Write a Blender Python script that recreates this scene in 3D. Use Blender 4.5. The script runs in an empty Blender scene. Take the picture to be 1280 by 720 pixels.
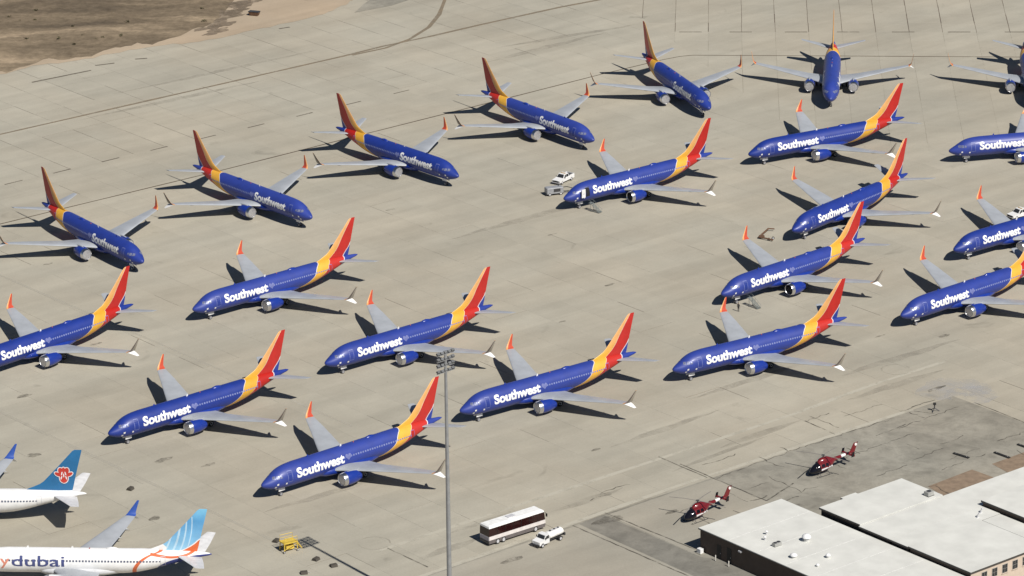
import bpy, bmesh, math, random
from mathutils import Vector, Matrix
import numpy as np
random.seed(7)
R = math.radians
SC = bpy.context.scene
COL = SC.collection

# ------------------------------------------------------------------ camera
F_PX, CAM_H, PITCH, ROLL = 4968.9, 254.08, 0.34203, -0.011603       # focal in 1280-px widths
fwd = Vector((0, math.cos(PITCH), -math.sin(PITCH))); rt0 = Vector((1, 0, 0)); up0 = rt0.cross(fwd)
rgt = rt0 * math.cos(ROLL) + up0 * math.sin(ROLL); upv = -rt0 * math.sin(ROLL) + up0 * math.cos(ROLL)
cd = bpy.data.cameras.new('camera'); cam = bpy.data.objects.new('camera', cd); COL.objects.link(cam)
cd.sensor_width = 36; cd.lens = F_PX / 1280 * 36; cd.clip_start = 1; cd.clip_end = 20000
M = Matrix((rgt, upv, -fwd)).transposed().to_4x4(); M.translation = (0, 0, CAM_H); cam.matrix_world = M
SC.camera = cam
# ------------------------------------------------------------------ sky, sun, exposure
SUN_EL, SUN_ROT = R(47.5), R(142.8)
w = bpy.data.worlds.new('World'); SC.world = w; w.use_nodes = True
nt = w.node_tree; bg = nt.nodes['Background']; sky = nt.nodes.new('ShaderNodeTexSky')
sky.sky_type = 'NISHITA'; sky.sun_disc = False; sky.sun_elevation = SUN_EL; sky.sun_rotation = SUN_ROT
sky.altitude = 900; sky.air_density = .75; sky.dust_density = .25
nt.links.new(sky.outputs[0], bg.inputs[0]); bg.inputs[1].default_value = 0.05
ld = bpy.data.lights.new('sun', 'SUN'); ld.energy = 5.0; ld.angle = R(0.5); ld.color = (1, .955, .88)
sun = bpy.data.objects.new('sun', ld); COL.objects.link(sun)
sd = Vector((math.sin(SUN_ROT) * math.cos(SUN_EL), math.cos(SUN_ROT) * math.cos(SUN_EL), math.sin(SUN_EL)))
sun.rotation_euler = (-sd).to_track_quat('-Z', 'Y').to_euler(); sun.location = (0, 600, 200)
SC.view_settings.view_transform = 'Standard'; SC.view_settings.look = 'None'
SC.view_settings.exposure = 0.10; SC.view_settings.gamma = 1; SC.view_settings.use_curve_mapping = False
SC.render.engine = 'CYCLES'

def gp(u, v, z=0.0):
    """pixel of the 1280x720 photograph -> world point at height z"""
    d = fwd + rgt * ((u - 640) / F_PX) - upv * ((v - 360) / F_PX)
    t = (z - CAM_H) / d.z
    return Vector((d.x * t, d.y * t, z))
TH = R(39.5); EU = Vector((math.cos(TH), math.sin(TH), 0)); EV = Vector((math.sin(TH), -math.cos(TH), 0))
def uv(u, v, z=0.0): return EU * u + EV * v + Vector((0, 0, z))

# ------------------------------------------------------------------ materials
def lin(h):
    return tuple(((c / 255) / 12.92 if c / 255 <= .04045 else ((c / 255 + .055) / 1.055) ** 2.4) for c in h)
class NT:
    def __init__(s, m): s.t = m.node_tree; s.n = s.t.nodes; s.l = s.t.links
    def add(s, typ, **kw):
        n = s.n.new(typ)
        for k, v in kw.items(): setattr(n, k, v)
        return n
    def link(s, a, b): s.l.new(a, b)
    def math(s, op, a, b=None, c=None):
        n = s.add('ShaderNodeMath', operation=op)
        for i, x in enumerate((a, b, c)):
            if x is None: continue
            if isinstance(x, (int, float)): n.inputs[i].default_value = x
            else: s.link(x, n.inputs[i])
        return n.outputs[0]
    def mix(s, f, a, b, blend='MIX'):
        n = s.add('ShaderNodeMix', data_type='RGBA', blend_type=blend)
        for i, x in ((0, f), (6, a), (7, b)):
            if isinstance(x, (int, float)): n.inputs[i].default_value = x
            elif isinstance(x, tuple): n.inputs[i].default_value = (*x[:3], 1)
            else: s.link(x, n.inputs[i])
        return n.outputs[2]
    def ramp(s, f, stops):
        n = s.add('ShaderNodeValToRGB'); e = n.color_ramp.elements
        while len(e) < len(stops): e.new(.5)
        for q, (p, c) in zip(e, stops): q.position = p; q.color = (c, c, c, 1) if isinstance(c, (int, float)) else (*c, 1)
        s.link(f, n.inputs[0]); return n.outputs[0]
    def noise(s, vec, scale, detail=4, rough=.55, dist=0):
        n = s.add('ShaderNodeTexNoise'); n.inputs['Scale'].default_value = scale; n.inputs['Detail'].default_value = detail
        n.inputs['Roughness'].default_value = rough; n.inputs['Distortion'].default_value = dist
        if vec is not None: s.link(vec, n.inputs['Vector'])
        return n.outputs[0]
    def curve(s, f, pts, x0, x1, y0, y1):
        n = s.add('ShaderNodeFloatCurve'); c = n.mapping.curves[0]
        pp = [((a - x0) / (x1 - x0), (b - y0) / (y1 - y0)) for a, b in pts]
        c.points[0].location = pp[0]; c.points[1].location = pp[-1]
        for p in pp[1:-1]: c.points.new(*p)
        n.mapping.extend = 'HORIZONTAL'; n.mapping.use_clip = False; n.mapping.update()
        g = s.math('DIVIDE', s.math('SUBTRACT', f, x0), x1 - x0); s.link(g, n.inputs[1])
        return s.math('MULTIPLY_ADD', n.outputs[0], y1 - y0, y0)
def newmat(name):
    m = bpy.data.materials.new(name); m.use_nodes = True; t = NT(m)
    return m, t, t.n['Principled BSDF']
MATS = {}
def mat(name, col, rough=.6, metal=0, var=.12, scale=1.2, bump=0, spec=.5, coat=0):
    if name in MATS: return MATS[name]
    m, t, b = newmat(name)
    tc = t.add('ShaderNodeTexCoord').outputs['Object']
    n = t.noise(tc, scale, 5)
    f = t.ramp(n, [(.3, 1 - var), (.7, 1 + var)])
    t.link(t.mix(1.0, tuple(col), f, 'MULTIPLY'), b.inputs['Base Color'])
    b.inputs['Roughness'].default_value = rough; b.inputs['Metallic'].default_value = metal
    b.inputs['Specular IOR Level'].default_value = spec; b.inputs['Coat Weight'].default_value = coat
    if bump:
        bn = t.add('ShaderNodeBump'); bn.inputs['Strength'].default_value = bump; t.link(t.noise(tc, scale * 6), bn.inputs['Height']); t.link(bn.outputs[0], b.inputs['Normal'])
    MATS[name] = m; return m

# colours as linear base colours
BLUE = (.010, .033, .25); YEL = (.68, .36, .035); RED = (.44, .011, .007); WHITE = (.72, .72, .72)
def concrete(name, base, per_island=False, obj_rand=False, amount=.05, blotch=False):
    m, t, b = newmat(name)
    pos = t.add('ShaderNodeNewGeometry').outputs['Position']
    rot = t.add('ShaderNodeMapping'); rot.inputs['Rotation'].default_value = (0, 0, -TH); t.link(pos, rot.inputs['Vector'])
    st = t.add('ShaderNodeMapping'); st.inputs['Scale'].default_value = (.012, .16, 1); t.link(rot.outputs[0], st.inputs['Vector'])
    big = t.ramp(t.noise(pos, .018, 4, .6, .5), [(.3, .90), (.7, 1.07)])
    streak = t.ramp(t.noise(st.outputs[0], 1, 5, .6), [(.32, .90), (.62, 1.04)])
    mid = t.ramp(t.noise(pos, .22, 6, .65), [(.3, .95), (.7, 1.04)])
    fine = t.ramp(t.noise(pos, 2.6, 5, .7), [(.3, .94), (.7, 1.05)])
    spots = t.ramp(t.noise(pos, .11, 3, .5, 1.2), [(.0, .62), (.24, .84), (.31, 1)])
    oil = t.ramp(t.noise(pos, .55, 2, .5, .4), [(.0, .6), (.2, .8), (.235, 1)])
    c = tuple(base); extra = (t.ramp(t.noise(pos, .075, 6, .7, .8), [(.36, .82), (.56, 1.05)]), t.ramp(t.noise(pos, .35, 5, .7, .3), [(.32, .82), (.55, 1.03)])) if blotch else ()
    for f in (big, streak, mid, fine, spots, oil, *extra): c = t.mix(1.0, c, f, 'MULTIPLY')
    r = None
    if per_island: r = t.add('ShaderNodeNewGeometry').outputs['Random Per Island']
    if obj_rand: r = t.add('ShaderNodeObjectInfo').outputs['Random']
    if r is not None: c = t.mix(1.0, c, t.ramp(r, [(0, 1 - amount), (1, 1 + amount)]), 'MULTIPLY')
    hue = t.noise(pos, .03, 2)
    c = t.mix(t.ramp(hue, [(.4, 0), (.65, .35)]), c, t.mix(1.0, c, (1.05, .97, .90), 'MULTIPLY'))
    t.link(c, b.inputs['Base Color']); b.inputs['Roughness'].default_value = .9; b.inputs['Specular IOR Level'].default_value = .25
    bn = t.add('ShaderNodeBump'); bn.inputs['Strength'].default_value = .15; t.link(t.noise(pos, 6, 4), bn.inputs['Height']); t.link(bn.outputs[0], b.inputs['Normal'])
    MATS[name] = m; return m

# ------------------------------------------------------------------ mesh helpers
class MB:
    def __init__(s): s.v = []; s.f = []; s.m = []
    def add(s, vs, fs, mi=0):
        o = len(s.v); s.v += [tuple(p) for p in vs]; s.f += [tuple(i + o for i in f) for f in fs]; s.m += [mi] * len(fs); return s
    def box(s, c, d, mi=0, rz=0, mtx=None):
        x, y, z = (q / 2 for q in d); vs = [Vector((i * x, j * y, k * z)) for i in (-1, 1) for j in (-1, 1) for k in (-1, 1)]
        m = mtx or Matrix.Rotation(rz, 3, 'Z'); vs = [m @ p + Vector(c) for p in vs]
        return s.add(vs, [(0, 1, 3, 2), (4, 6, 7, 5), (0, 4, 5, 1), (2, 3, 7, 6), (0, 2, 6, 4), (1, 5, 7, 3)], mi)
    def cbox(s, c, d, ch=.05, mi=0):
        """box with chamfered vertical and top edges"""
        x, y, z = (q / 2 for q in d); c = Vector(c); rings = []
        for zz, k in ((-z, ch), (z - ch, ch), (z, 2 * ch)):
            a, b = x - (k - ch), y - (k - ch); q = ch
            rings.append([c + Vector(p) for p in ((-a + q, -b, zz), (a - q, -b, zz), (a, -b + q, zz), (a, b - q, zz), (a - q, b, zz), (-a + q, b, zz), (-a, b - q, zz), (-a, -b + q, zz))])
        return s.loft(rings, mi)
    def loft(s, rings, mi=0, cap=True, close=True):
        n = len(rings[0]); o = len(s.v)
        for r in rings: s.v += [tuple(p) for p in r]
        for i in range(len(rings) - 1):
            for j in range(n if close else n - 1):
                k = (j + 1) % n
                s.f.append((o + i * n + j, o + i * n + k, o + (i + 1) * n + k, o + (i + 1) * n + j)); s.m.append(mi)
        if cap:
            s.f.append(tuple(o + j for j in reversed(range(n)))); s.m.append(mi)
            s.f.append(tuple(o + (len(rings) - 1) * n + j for j in range(n))); s.m.append(mi)
        return s
    def tube(s, pts, r, n=8, mi=0):
        pts = [Vector(p) for p in pts]; rr = r if isinstance(r, (list, tuple)) else [r] * len(pts); rings = []
        for i, p in enumerate(pts):
            d = (pts[min(i + 1, len(pts) - 1)] - pts[max(i - 1, 0)]).normalized()
            a = d.cross(Vector((0, 0, 1)) if abs(d.z) < .9 else Vector((1, 0, 0))).normalized(); b = d.cross(a)
            rings.append([p + (a * math.cos(2 * math.pi * j / n) + b * math.sin(2 * math.pi * j / n)) * rr[i] for j in range(n)])
        return s.loft(rings, mi)
    def lathe(s, prof, axis='x', c=(0, 0, 0), n=24, mi=0, cap=True):
        """prof: (along, radius)"""
        rings = []; c = Vector(c)
        for a, r in prof:
            ring = []
            for j in range(n):
                t = 2 * math.pi * j / n; p, q = r * math.cos(t), r * math.sin(t)
                ring.append(c + Vector({'x': (a, p, q), 'y': (q, a, p), 'z': (p, q, a)}[axis]))
            rings.append(ring)
        return s.loft(rings, mi, cap)
    def prism(s, poly, z0, z1, mi=0):
        return s.loft([[Vector((p[0], p[1], z0)) for p in poly], [Vector((p[0], p[1], z1)) for p in poly]], mi)
    def mesh(s, name, mats, smooth=False, angle=40):
        me = bpy.data.meshes.new(name); me.from_pydata(s.v, [], s.f); me.validate()
        for m in (mats if isinstance(mats, (list, tuple)) else [mats]): me.materials.append(m)
        if any(s.m) and len(me.polygons) == len(s.m): me.polygons.foreach_set('material_index', s.m)
        bm = bmesh.new(); bm.from_mesh(me); bmesh.ops.recalc_face_normals(bm, faces=bm.faces); bm.to_mesh(me); bm.free()
        if smooth:
            me.polygons.foreach_set('use_smooth', [True] * len(me.polygons)); me.set_sharp_from_angle(angle=R(angle))
        me.update(); return me
    def build(s, name, mats, parent=None, smooth=False, angle=40, **kw):
        return link(name, s.mesh(name, mats, smooth, angle), parent, **kw)
def link(name, me, parent=None, label=None, cat=None, group=None, kind=None, loc=None, rz=None):
    o = bpy.data.objects.new(name, me); COL.objects.link(o)
    if parent: o.parent = parent
    if loc is not None: o.location = loc
    if rz is not None: o.rotation_euler = (0, 0, rz)
    for k, v in (('label', label), ('category', cat), ('group', group), ('kind', kind)):
        if v: o[k] = v
    return o
def thing(name, loc, rz, label, cat, group=None): return link(name, None, None, label, cat, group, None, loc, rz)
def kids(o): return [c for c in KIDS.get(o, ())] if False else list(o.children)
def copy_tree(o, parent=None):
    c = o.copy(); COL.objects.link(c); c.parent = parent
    for ch in o.children: copy_tree(ch, c)
    return c
def place(proto, loc, rz, label, group, first):
    o = proto if first else copy_tree(proto)
    o.location = loc; o.rotation_euler = (0, 0, rz); o['label'] = label; o['group'] = group
    return o

# ================================================================== SETTING
CONC = (.374, .350, .289)
m_slab = concrete('concrete_slab', CONC, obj_rand=True, amount=.035)
m_slabs = concrete('concrete_slabs_far', CONC, per_island=True, amount=.035)
m_joint = mat('joint_filler', (.13, .105, .08), .95, var=.3, scale=.4)
m_asph = concrete('old_asphalt', (.28, .266, .226), blotch=True)
m_asph_dark = concrete('dark_asphalt', (.215, .205, .178), blotch=True)
m_pad = concrete('pad_concrete', (.335, .315, .265))
m_desert = concrete('desert_ground', (.33, .28, .21))

big = 9000
link('ground', MB().add([(-big, -big, -.08), (big, -big, -.08), (big, big, -.08), (-big, big, -.08)], [(0, 1, 2, 3)]).mesh('ground', m_desert), kind='structure')
apron = link('apron', MB().add([(-420, 380, -.03), (420, 380, -.03), (420, 1250, -.03), (-420, 1250, -.03)], [(0, 1, 2, 3)]).mesh('apron', m_joint), kind='structure')

def clip(poly, n, d):
    """keep points with n.p <= d"""
    out = []
    for i, p in enumerate(poly):
        q = poly[(i + 1) % len(poly)]; a = n[0] * p[0] + n[1] * p[1] - d; b = n[0] * q[0] + n[1] * q[1] - d
        if a <= 0: out.append(p)
        if a * b < 0: t = a / (a - b); out.append((p[0] + (q[0] - p[0]) * t, p[1] + (q[1] - p[1]) * t))
    return out
EDGE_V, EDGE_U = -455.4, 476.0
# seam between the two slab fields (the far right field is turned by -3 degrees)
SP = Vector((41.8, 870.0)); SA = R(108); SN = (math.sin(SA), -math.cos(SA)); SD = SN[0] * SP.x + SN[1] * SP.y       # right side: n.p > d
LOW = 796.0
half = [(SN, SD)]
def in_frame(p, mrg=26):
    x, y = p
    return 548 < y < 985 and abs(x) < 1280 / 2 / F_PX * math.hypot(y, CAM_H) + mrg
slabs_polys = []
PU, PV = 7.94, 7.62
def gap(): 
    r = random.random()
    return .012 if r < .7 else (.03 if r < .92 else random.uniform(.05, .12))
ug = {}; vg = {}
def edge_gap(d, k):
    if k not in d: d[k] = random.choice((.02, .04, .07, .11)) if EDGE_V + k[1] * PV < -669 else gap()
    return d[k]
u0 = 384.5
for i in range(-45, 50):
    for j in range(-80, 20):
        a, b = u0 + i * PU, EDGE_V + j * PV
        c = uv(a + PU / 2, b + PV / 2)
        if not in_frame((c.x, c.y)): continue
        # each joint wanders a little in width from slab to slab
        g = [edge_gap(ug, (i, j)), edge_gap(ug, (i + 1, j)), edge_gap(vg, (i, j)), edge_gap(vg, (i, j + 1))]
        ps = [uv(a + g[0] / 2, b + g[2] / 2), uv(a + PU - g[1] / 2, b + g[2] / 2), uv(a + PU - g[1] / 2, b + PV - g[3] / 2), uv(a + g[0] / 2, b + PV - g[3] / 2)]
        poly = [(p.x, p.y) for p in ps]
        if j >= 0 and a < EDGE_U: 
            if a + PU <= EDGE_U: continue
            n = (EU.x, EU.y); poly = clip(poly, (-n[0], -n[1]), -EDGE_U)
        # cut away what lies in the turned field
        if c.y > LOW - 12 and any(SN[0] * p[0] + SN[1] * p[1] > SD for p in poly):
            right = clip(poly, (-SN[0], -SN[1]), -SD)
            if len(right) >= 3: right = clip(right, (0, 1), LOW)
            if len(right) >= 3: slabs_polys.append((right, c))
            poly = clip(poly, SN, SD)
        if len(poly) >= 3: slabs_polys.append((poly, c))
PR = 7.75; ra = R(-3); ex = Vector((math.cos(ra), math.sin(ra))); ey = Vector((-math.sin(ra), math.cos(ra))); o2 = Vector((69.5, 888.3))
for i in range(-14, 16):
    for j in range(-16, 14):
        ga, gb = (random.choice((.05, .1, .16, .2)) if j >= 0 else random.choice((.012, .02, .05))), random.choice((.02, .03, .06))
        ps = [o2 + ex * (i * PR + ga / 2) + ey * (j * PR + gb / 2), o2 + ex * ((i + 1) * PR - ga / 2) + ey * (j * PR + gb / 2),
              o2 + ex * ((i + 1) * PR - ga / 2) + ey * ((j + 1) * PR - gb / 2), o2 + ex * (i * PR + ga / 2) + ey * ((j + 1) * PR - gb / 2)]
        c = (ps[0] + ps[2]) / 2
        if not in_frame(c): continue
        poly = [(p.x, p.y) for p in ps]
        poly = clip(poly, (-SN[0], -SN[1]), -SD)
        if len(poly) >= 3: poly = clip(poly, (0, -1), -LOW)
        if len(poly) >= 3: slabs_polys.append((poly, Vector((c.x, c.y, 0))))
def visible(c):
    d = Vector((c.x, c.y, 0)) - Vector((0, 0, CAM_H)); q = d.dot(fwd)
    return abs(d.dot(rgt) / q * F_PX) < 640 and abs(d.dot(upv) / q * F_PX) < 360
slabs_polys.sort(key=lambda s: s[1].length + (0 if visible(s[1]) else 5000))
far = MB(); unit = {}
for k, (poly, c) in enumerate(slabs_polys):
    zt = random.uniform(-.003, .003)
    if k < 290 and len(poly) == 4:
        mb = MB(); mb.loft([[(p[0] - c.x, p[1] - c.y, -.05) for p in poly], [(p[0] - c.x, p[1] - c.y, 0) for p in poly]])
        mb.build('concrete_slab', m_slab, apron, loc=(c.x, c.y, zt))
    else:
        n = len(poly); far.loft([[(p[0], p[1], -.05) for p in poly], [(p[0], p[1], zt) for p in poly]])
far.build('concrete_slabs', m_slabs, apron, kind='stuff')

def sheet(name, pts, z, m, kind='structure', parent=None):
    return link(name, MB().add([(p[0], p[1], z) for p in pts], [tuple(range(len(pts)))]).mesh(name, m), parent, kind=kind)
def rect_uv(a, b, c, d): return [uv(a, c), uv(b, c), uv(b, d), uv(a, d)]
sheet('asphalt_yard', rect_uv(330, EDGE_U, EDGE_V, -360), 0.0, m_asph)
sheet('concrete_pad', rect_uv(330, 388.6, EDGE_V + .6, -360), .006, m_pad)
sheet('dark_asphalt_strip', [uv(388.75, EDGE_V + .3), uv(394.2, EDGE_V + .2), uv(394.6, -432), uv(400, -424), uv(400, -360), uv(388.75, -360)], .006, m_asph_dark)
sheet('helicopter_pad', rect_uv(394.7, 418.3, EDGE_V + .5, -434.5), .010, m_pad)

# ---- painted lines and sealed joints
def line(name, pts, width, m, z=.012, wob=.0, seg=6.0, taper=False):
    P = [Vector((p[0], p[1], 0)) for p in pts]; dense = []
    for a, b in zip(P[:-1], P[1:]):
        n = max(1, int((b - a).length / seg)); dense += [a.lerp(b, i / n) for i in range(n)]
    dense.append(P[-1]); vs = []
    for i, p in enumerate(dense):
        t = (dense[min(i + 1, len(dense) - 1)] - dense[max(i - 1, 0)]).normalized(); nn = Vector((-t.y, t.x, 0))
        ww = width * random.uniform(.75, 1.15) * (math.sin(math.pi * (i + .15) / (len(dense) - .7)) if taper else 1); off = random.uniform(-wob, wob)
        vs += [p + nn * (ww / 2 + off), p - nn * (ww / 2 - off)]
    mb = MB(); mb.add([(v.x, v.y, z) for v in vs], [(2 * i, 2 * i + 1, 2 * i + 3, 2 * i + 2) for i in range(len(dense) - 1)])
    return mb.build(name, m, kind='structure')
def worn(name, col, scale, lo, hi, rough=.9, top=1.0):
    """thin paint or stain that the concrete shows through"""
    m, t, b = newmat(name); pos = t.add('ShaderNodeNewGeometry').outputs['Position']
    b.inputs['Base Color'].default_value = (*col, 1); b.inputs['Roughness'].default_value = rough
    f = t.ramp(t.noise(pos, scale, 6, .7, .3), [(lo, 0), (hi, top)]); t.link(f, b.inputs['Alpha']); MATS[name] = m; return m
m_tax = worn('faded_taxi_paint', (.22, .175, .12), .35, .25, .6)
m_row = worn('dark_line', (.10, .075, .05), .3, .22, .5)
m_light = worn('pale_sealant', (.50, .47, .40), .3, .26, .75, top=.7)
m_road = worn('pale_road_line', (.50, .47, .39), .3, .15, .5, top=.8)
m_dark = worn('tar_seam', (.07, .062, .05), .45, .36, .66, top=.85)
m_dash = worn('dark_dash', (.13, .11, .085), .5, .3, .5)
px = lambda *l: [gp(a, b) for a, b in l]
line('taxi_line', px((-30, 175), (0, 168), (215, 119), (430, 70), (478, 58), (540, 45), (600, 31), (700, 9), (790, -8)), .9, m_tax)
line('taxi_line', px((440, 69), (482, 60), (512, 49), (536, 34), (549, 18), (556, 0), (560, -16)), 1.0, m_tax, .016)
line('parking_line', px((-20, 285), (84, 259.5), (282, 211.6), (466, 165), (645, 120), (751, 93), (827, 75), (850, 70.5), (866, 69), (964, 69.5), (1220, 71), (1310, 71.6)), .42, m_row)
for a, b in (((-30, 331), (0, 344)), ((0, 344), (440, 533))): line('pale_seam', px(a, b), .75, m_light, .014)
line('pale_seam', px((-30, 501), (0, 515), (343, 676.5), (352, 681)), .8, m_light, .014)
line('pale_seam', px((500, 730), (850, 606.5), (1048, 542), (1140, 512)), 1.1, m_road, .018)
line('pale_seam', px((470, 690), (823, 574), (994, 517), (1085, 483), (1180, 452)), .9, m_road, .018)
for a, b in (((484, 685), (535, 709)), ((823, 571), (884, 597)), ((850, 580), (958, 626)), ((1006, 526), (1044, 543)), ((716, 657), (860, 720)),
             ((756, 641), (872, 688)), ((1143, 514), (1168, 517)), ((1218, 503), (1300, 536)), ((958, 626), (992, 604)), ((1058, 560), (1075, 567))):
    line('tar_seam', px(a, b), .3, m_dark, .022, .06, 1.5)
for a, b in (((895, 598), (1000, 560)), ((1000, 560), (1110, 525)), ((850, 640), (900, 622)), ((915, 607), (945, 621)), ((935, 612), (960, 603)), ((1095, 545), (1200, 508)), ((1050, 575), (1150, 538)), ((1140, 575), (1180, 560)), ((960, 596), (1010, 618))):
    line('asphalt_crack', px(a, b), .2, m_dark, .024, .35, 1.0)
for k in range(34):
    p = uv(random.uniform(396, 474), random.uniform(-466, -428)); q = p + (EU if k % 3 else EV) * random.uniform(2, 9)
    line('asphalt_crack', [p, p.lerp(q, .5) + Vector((random.uniform(-.6, .6), random.uniform(-.6, .6), 0)), q], random.uniform(.12, .3), m_dark, .024, .3, .8)
for j in range(9):                          # dashed edge marks behind the parked row
    a = gp(17 + 60.6 * j, 228 - 14.15 * j); line('edge_dash', [a - EU * 2.2, a + EU * 2.2], .45, m_dash, .016)
for x in (863, 926, 995, 1060, 1129, 1199, 1270):
    a = gp(x, 40); line('edge_dash', [a - Vector((2.6, -.1, 0)), a + Vector((2.6, -.1, 0))], .5, m_dash, .016)
for a, b in (((40, 103), (114, 88)), ((119, 82), (143, 79)), ((169, 74), (184, 73)), ((349, 36), (362, 34))): line('edge_dash', px(a, b), .6, m_dash, .05)
for a, b in (((700, 660), (820, 620)), ((690, 640), (780, 610)), ((560, 668), (640, 640)), ((520, 700), (600, 672)), ((860, 500), (1010, 452)), ((1050, 470), (1200, 424)), ((330, 640), (470, 600)), ((760, 560), (900, 512)),
             ((840, 590), (960, 545)), ((900, 560), (1000, 525)), ((1060, 500), (1180, 462)), ((100, 150), (330, 100)), ((140, 118), (400, 62)), ((560, 300), (760, 245)), ((600, 80), (760, 40)), ((620, 60), (800, 30))):
    line('tyre_mark', px(a, b), random.uniform(1.2, 2.6), worn('tyre_rubber', (.2, .18, .15), .22, .36, .8, top=.4) if 'tyre_rubber' not in MATS else MATS['tyre_rubber'], .013, .25, 2.5, True)
# circular skid marks
def arc(cx, cy, r, a0, a1, n=14): c = gp(cx, cy); return [c + Vector((math.cos(R(a0 + (a1 - a0) * i / n)) * r, math.sin(R(a0 + (a1 - a0) * i / n)) * r, 0)) for i in range(n + 1)]
line('tyre_mark', arc(468, 679, 2.6, 0, 330), .28, MATS['tyre_rubber'], .02, .05, 1)
line('tyre_mark', arc(1120, 462, 2.6, 20, 320), .3, MATS['tyre_rubber'], .02, .05, 1)
def blob(name, c, rx, ry, rz, m, z, n=26, jag=.25, kind='structure'):
    pts = []; ph = [random.uniform(0, 6.28) for _ in range(4)]
    for i in range(n):
        t = 2 * math.pi * i / n; r = 1 + jag * (.5 * math.sin(2 * t + ph[0]) + .35 * math.sin(3 * t + ph[1]) + .3 * math.sin(5 * t + ph[2]) + .2 * math.sin(9 * t + ph[3]))
        p = Vector((rx * r * math.cos(t), ry * r * math.sin(t), 0)); p.rotate(Matrix.Rotation(rz, 3, 'Z')); pts.append(c + p)
    return sheet(name, pts, z, m, kind)
m_spill = worn('pale_spill', (.46, .46, .47), .13, .42, .75, top=.6)
m_oil = worn('oil_stain', (.10, .088, .07), .6, .36, .75, top=.75)
blob('pale_spill', gp(1190, 486), 7, 5, TH, m_spill, .026); blob('pale_spill', gp(1215, 493), 5, 4, TH, m_spill, .030)
for u_, v_, a, b in ((204, 575, 1.7, .8), (261, 581, 1.3, .5), (30, 495, 1.6, .6), (42, 569, 1.2, .9), (488, 262, 1, .4), (690, 293, 1.1, .3), (762, 356, 1.4, .35), (703, 402, .8, .3), (745, 562, .9, .5), (1170, 486, 2, .6),
                     (193, 648, 1.2, .7), (1100, 420, 1.2, .3), (120, 430, 1.2, .4), (60, 330, 1, .4), (840, 640, 1.5, .5), (640, 700, 2, .8), (1180, 420, 1.5, .5), (760, 650, 3, 1.2)):
    blob('oil_stain', gp(u_, v_), a, b, TH, m_oil, .028)

# ---- desert corner
def dirt_mat():
    m, t, b = newmat('scrub_dirt'); pos = t.add('ShaderNodeNewGeometry').outputs['Position']
    rot = t.add('ShaderNodeMapping'); rot.inputs['Rotation'].default_value = (0, 0, -R(35)); rot.inputs['Scale'].default_value = (.35, 1, 1); t.link(pos, rot.inputs['Vector'])
    n1 = t.noise(rot.outputs[0], .075, 6, .62, .6); n2 = t.noise(pos, .5, 6, .7)
    c = t.ramp(n1, [(.30, (.105, .083, .06)), (.46, (.17, .133, .092)), (.57, (.245, .192, .132)), (.70, (.40, .31, .215))])
    c = t.mix(1.0, c, t.ramp(n2, [(.3, .72), (.7, 1.2)]), 'MULTIPLY'); t.link(c, b.inputs['Base Color'])
    b.inputs['Roughness'].default_value = 1; b.inputs['Specular IOR Level'].default_value = .1
    bn = t.add('ShaderNodeBump'); bn.inputs['Strength'].default_value = .8; bn.inputs['Distance'].default_value = .3; t.link(n2, bn.inputs['Height']); t.link(bn.outputs[0], b.inputs['Normal'])
    return m
m_dirt = dirt_mat(); m_sand = concrete('pale_sand', (.40, .325, .24))
edge = [(-60, 104), (0, 94), (40, 83), (95, 76), (150, 65), (205, 57), (260, 50), (305, 40), (360, 28), (405, 17), (432, 6), (446, -4), (470, -25)]
ep = []
for a, b in zip(edge[:-1], edge[1:]):
    for i in range(5): q = gp(a[0] + (b[0] - a[0]) * i / 5, a[1] + (b[1] - a[1]) * i / 5); ep.append(q + Vector((0, random.uniform(-.9, .9), 0)))
far_edge = [Vector((10, 1300, 0)), Vector((-500, 1300, 0)), Vector((-500, 780, 0))]
sheet('sand_strip', ep + far_edge, .035, m_sand)
inner = [(-60, 101), (0, 90), (40, 80), (85, 73), (140, 62), (190, 53), (235, 42), (266, 28), (290, 6), (300, -10), (320, -30)]
ip = []
for a, b in zip(inner[:-1], inner[1:]):
    for i in range(9): q = gp(a[0] + (b[0] - a[0]) * i / 9, a[1] + (b[1] - a[1]) * i / 9); t_ = len(ip); ip.append(q + Vector((0, 1.5 * math.sin(t_ * .37) + 1.1 * math.sin(t_ * .91 + 1) + .5 * math.sin(t_ * 2.3), 0)))
dm = bmesh.new()
# gently rolling ground inside the dirt edge
base = MB(); nx, ny = 150, 50; grid = {}
for i in range(nx):
    for j in range(ny):
        x, y = -200 + i * 1.2, 850 + j * 3
        h = .04 + .5 * max(0, math.sin(x * .21 + y * .13) * math.sin(y * .17 - x * .07)) + random.uniform(0, .18)
        # fade to the edge line
        k = len(ip); best = min(range(k), key=lambda q: abs(ip[q].x - x)); dist = y - ip[best].y
        base.v.append((x, max(y, ip[best].y), .045 + (h if dist > 3 else 0) * min(1, max(0, dist) / 12)))
for i in range(nx - 1):
    for j in range(ny - 1):
        a = i * ny + j
        x = base.v[a][0]
        if x > -38: continue
        q = (a, a + ny, a + ny + 1, a + 1)
        ys = [base.v[t][1] for t in q]
        if max(ys) - min(ys) < 1e-4: continue
        base.f.append(q); base.m.append(0)
base.build('dirt_ground', m_dirt, None, smooth=True, kind='structure')
m_dirtp = worn('dirt_patch', (.2, .155, .11), .25, .3, .62)
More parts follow.
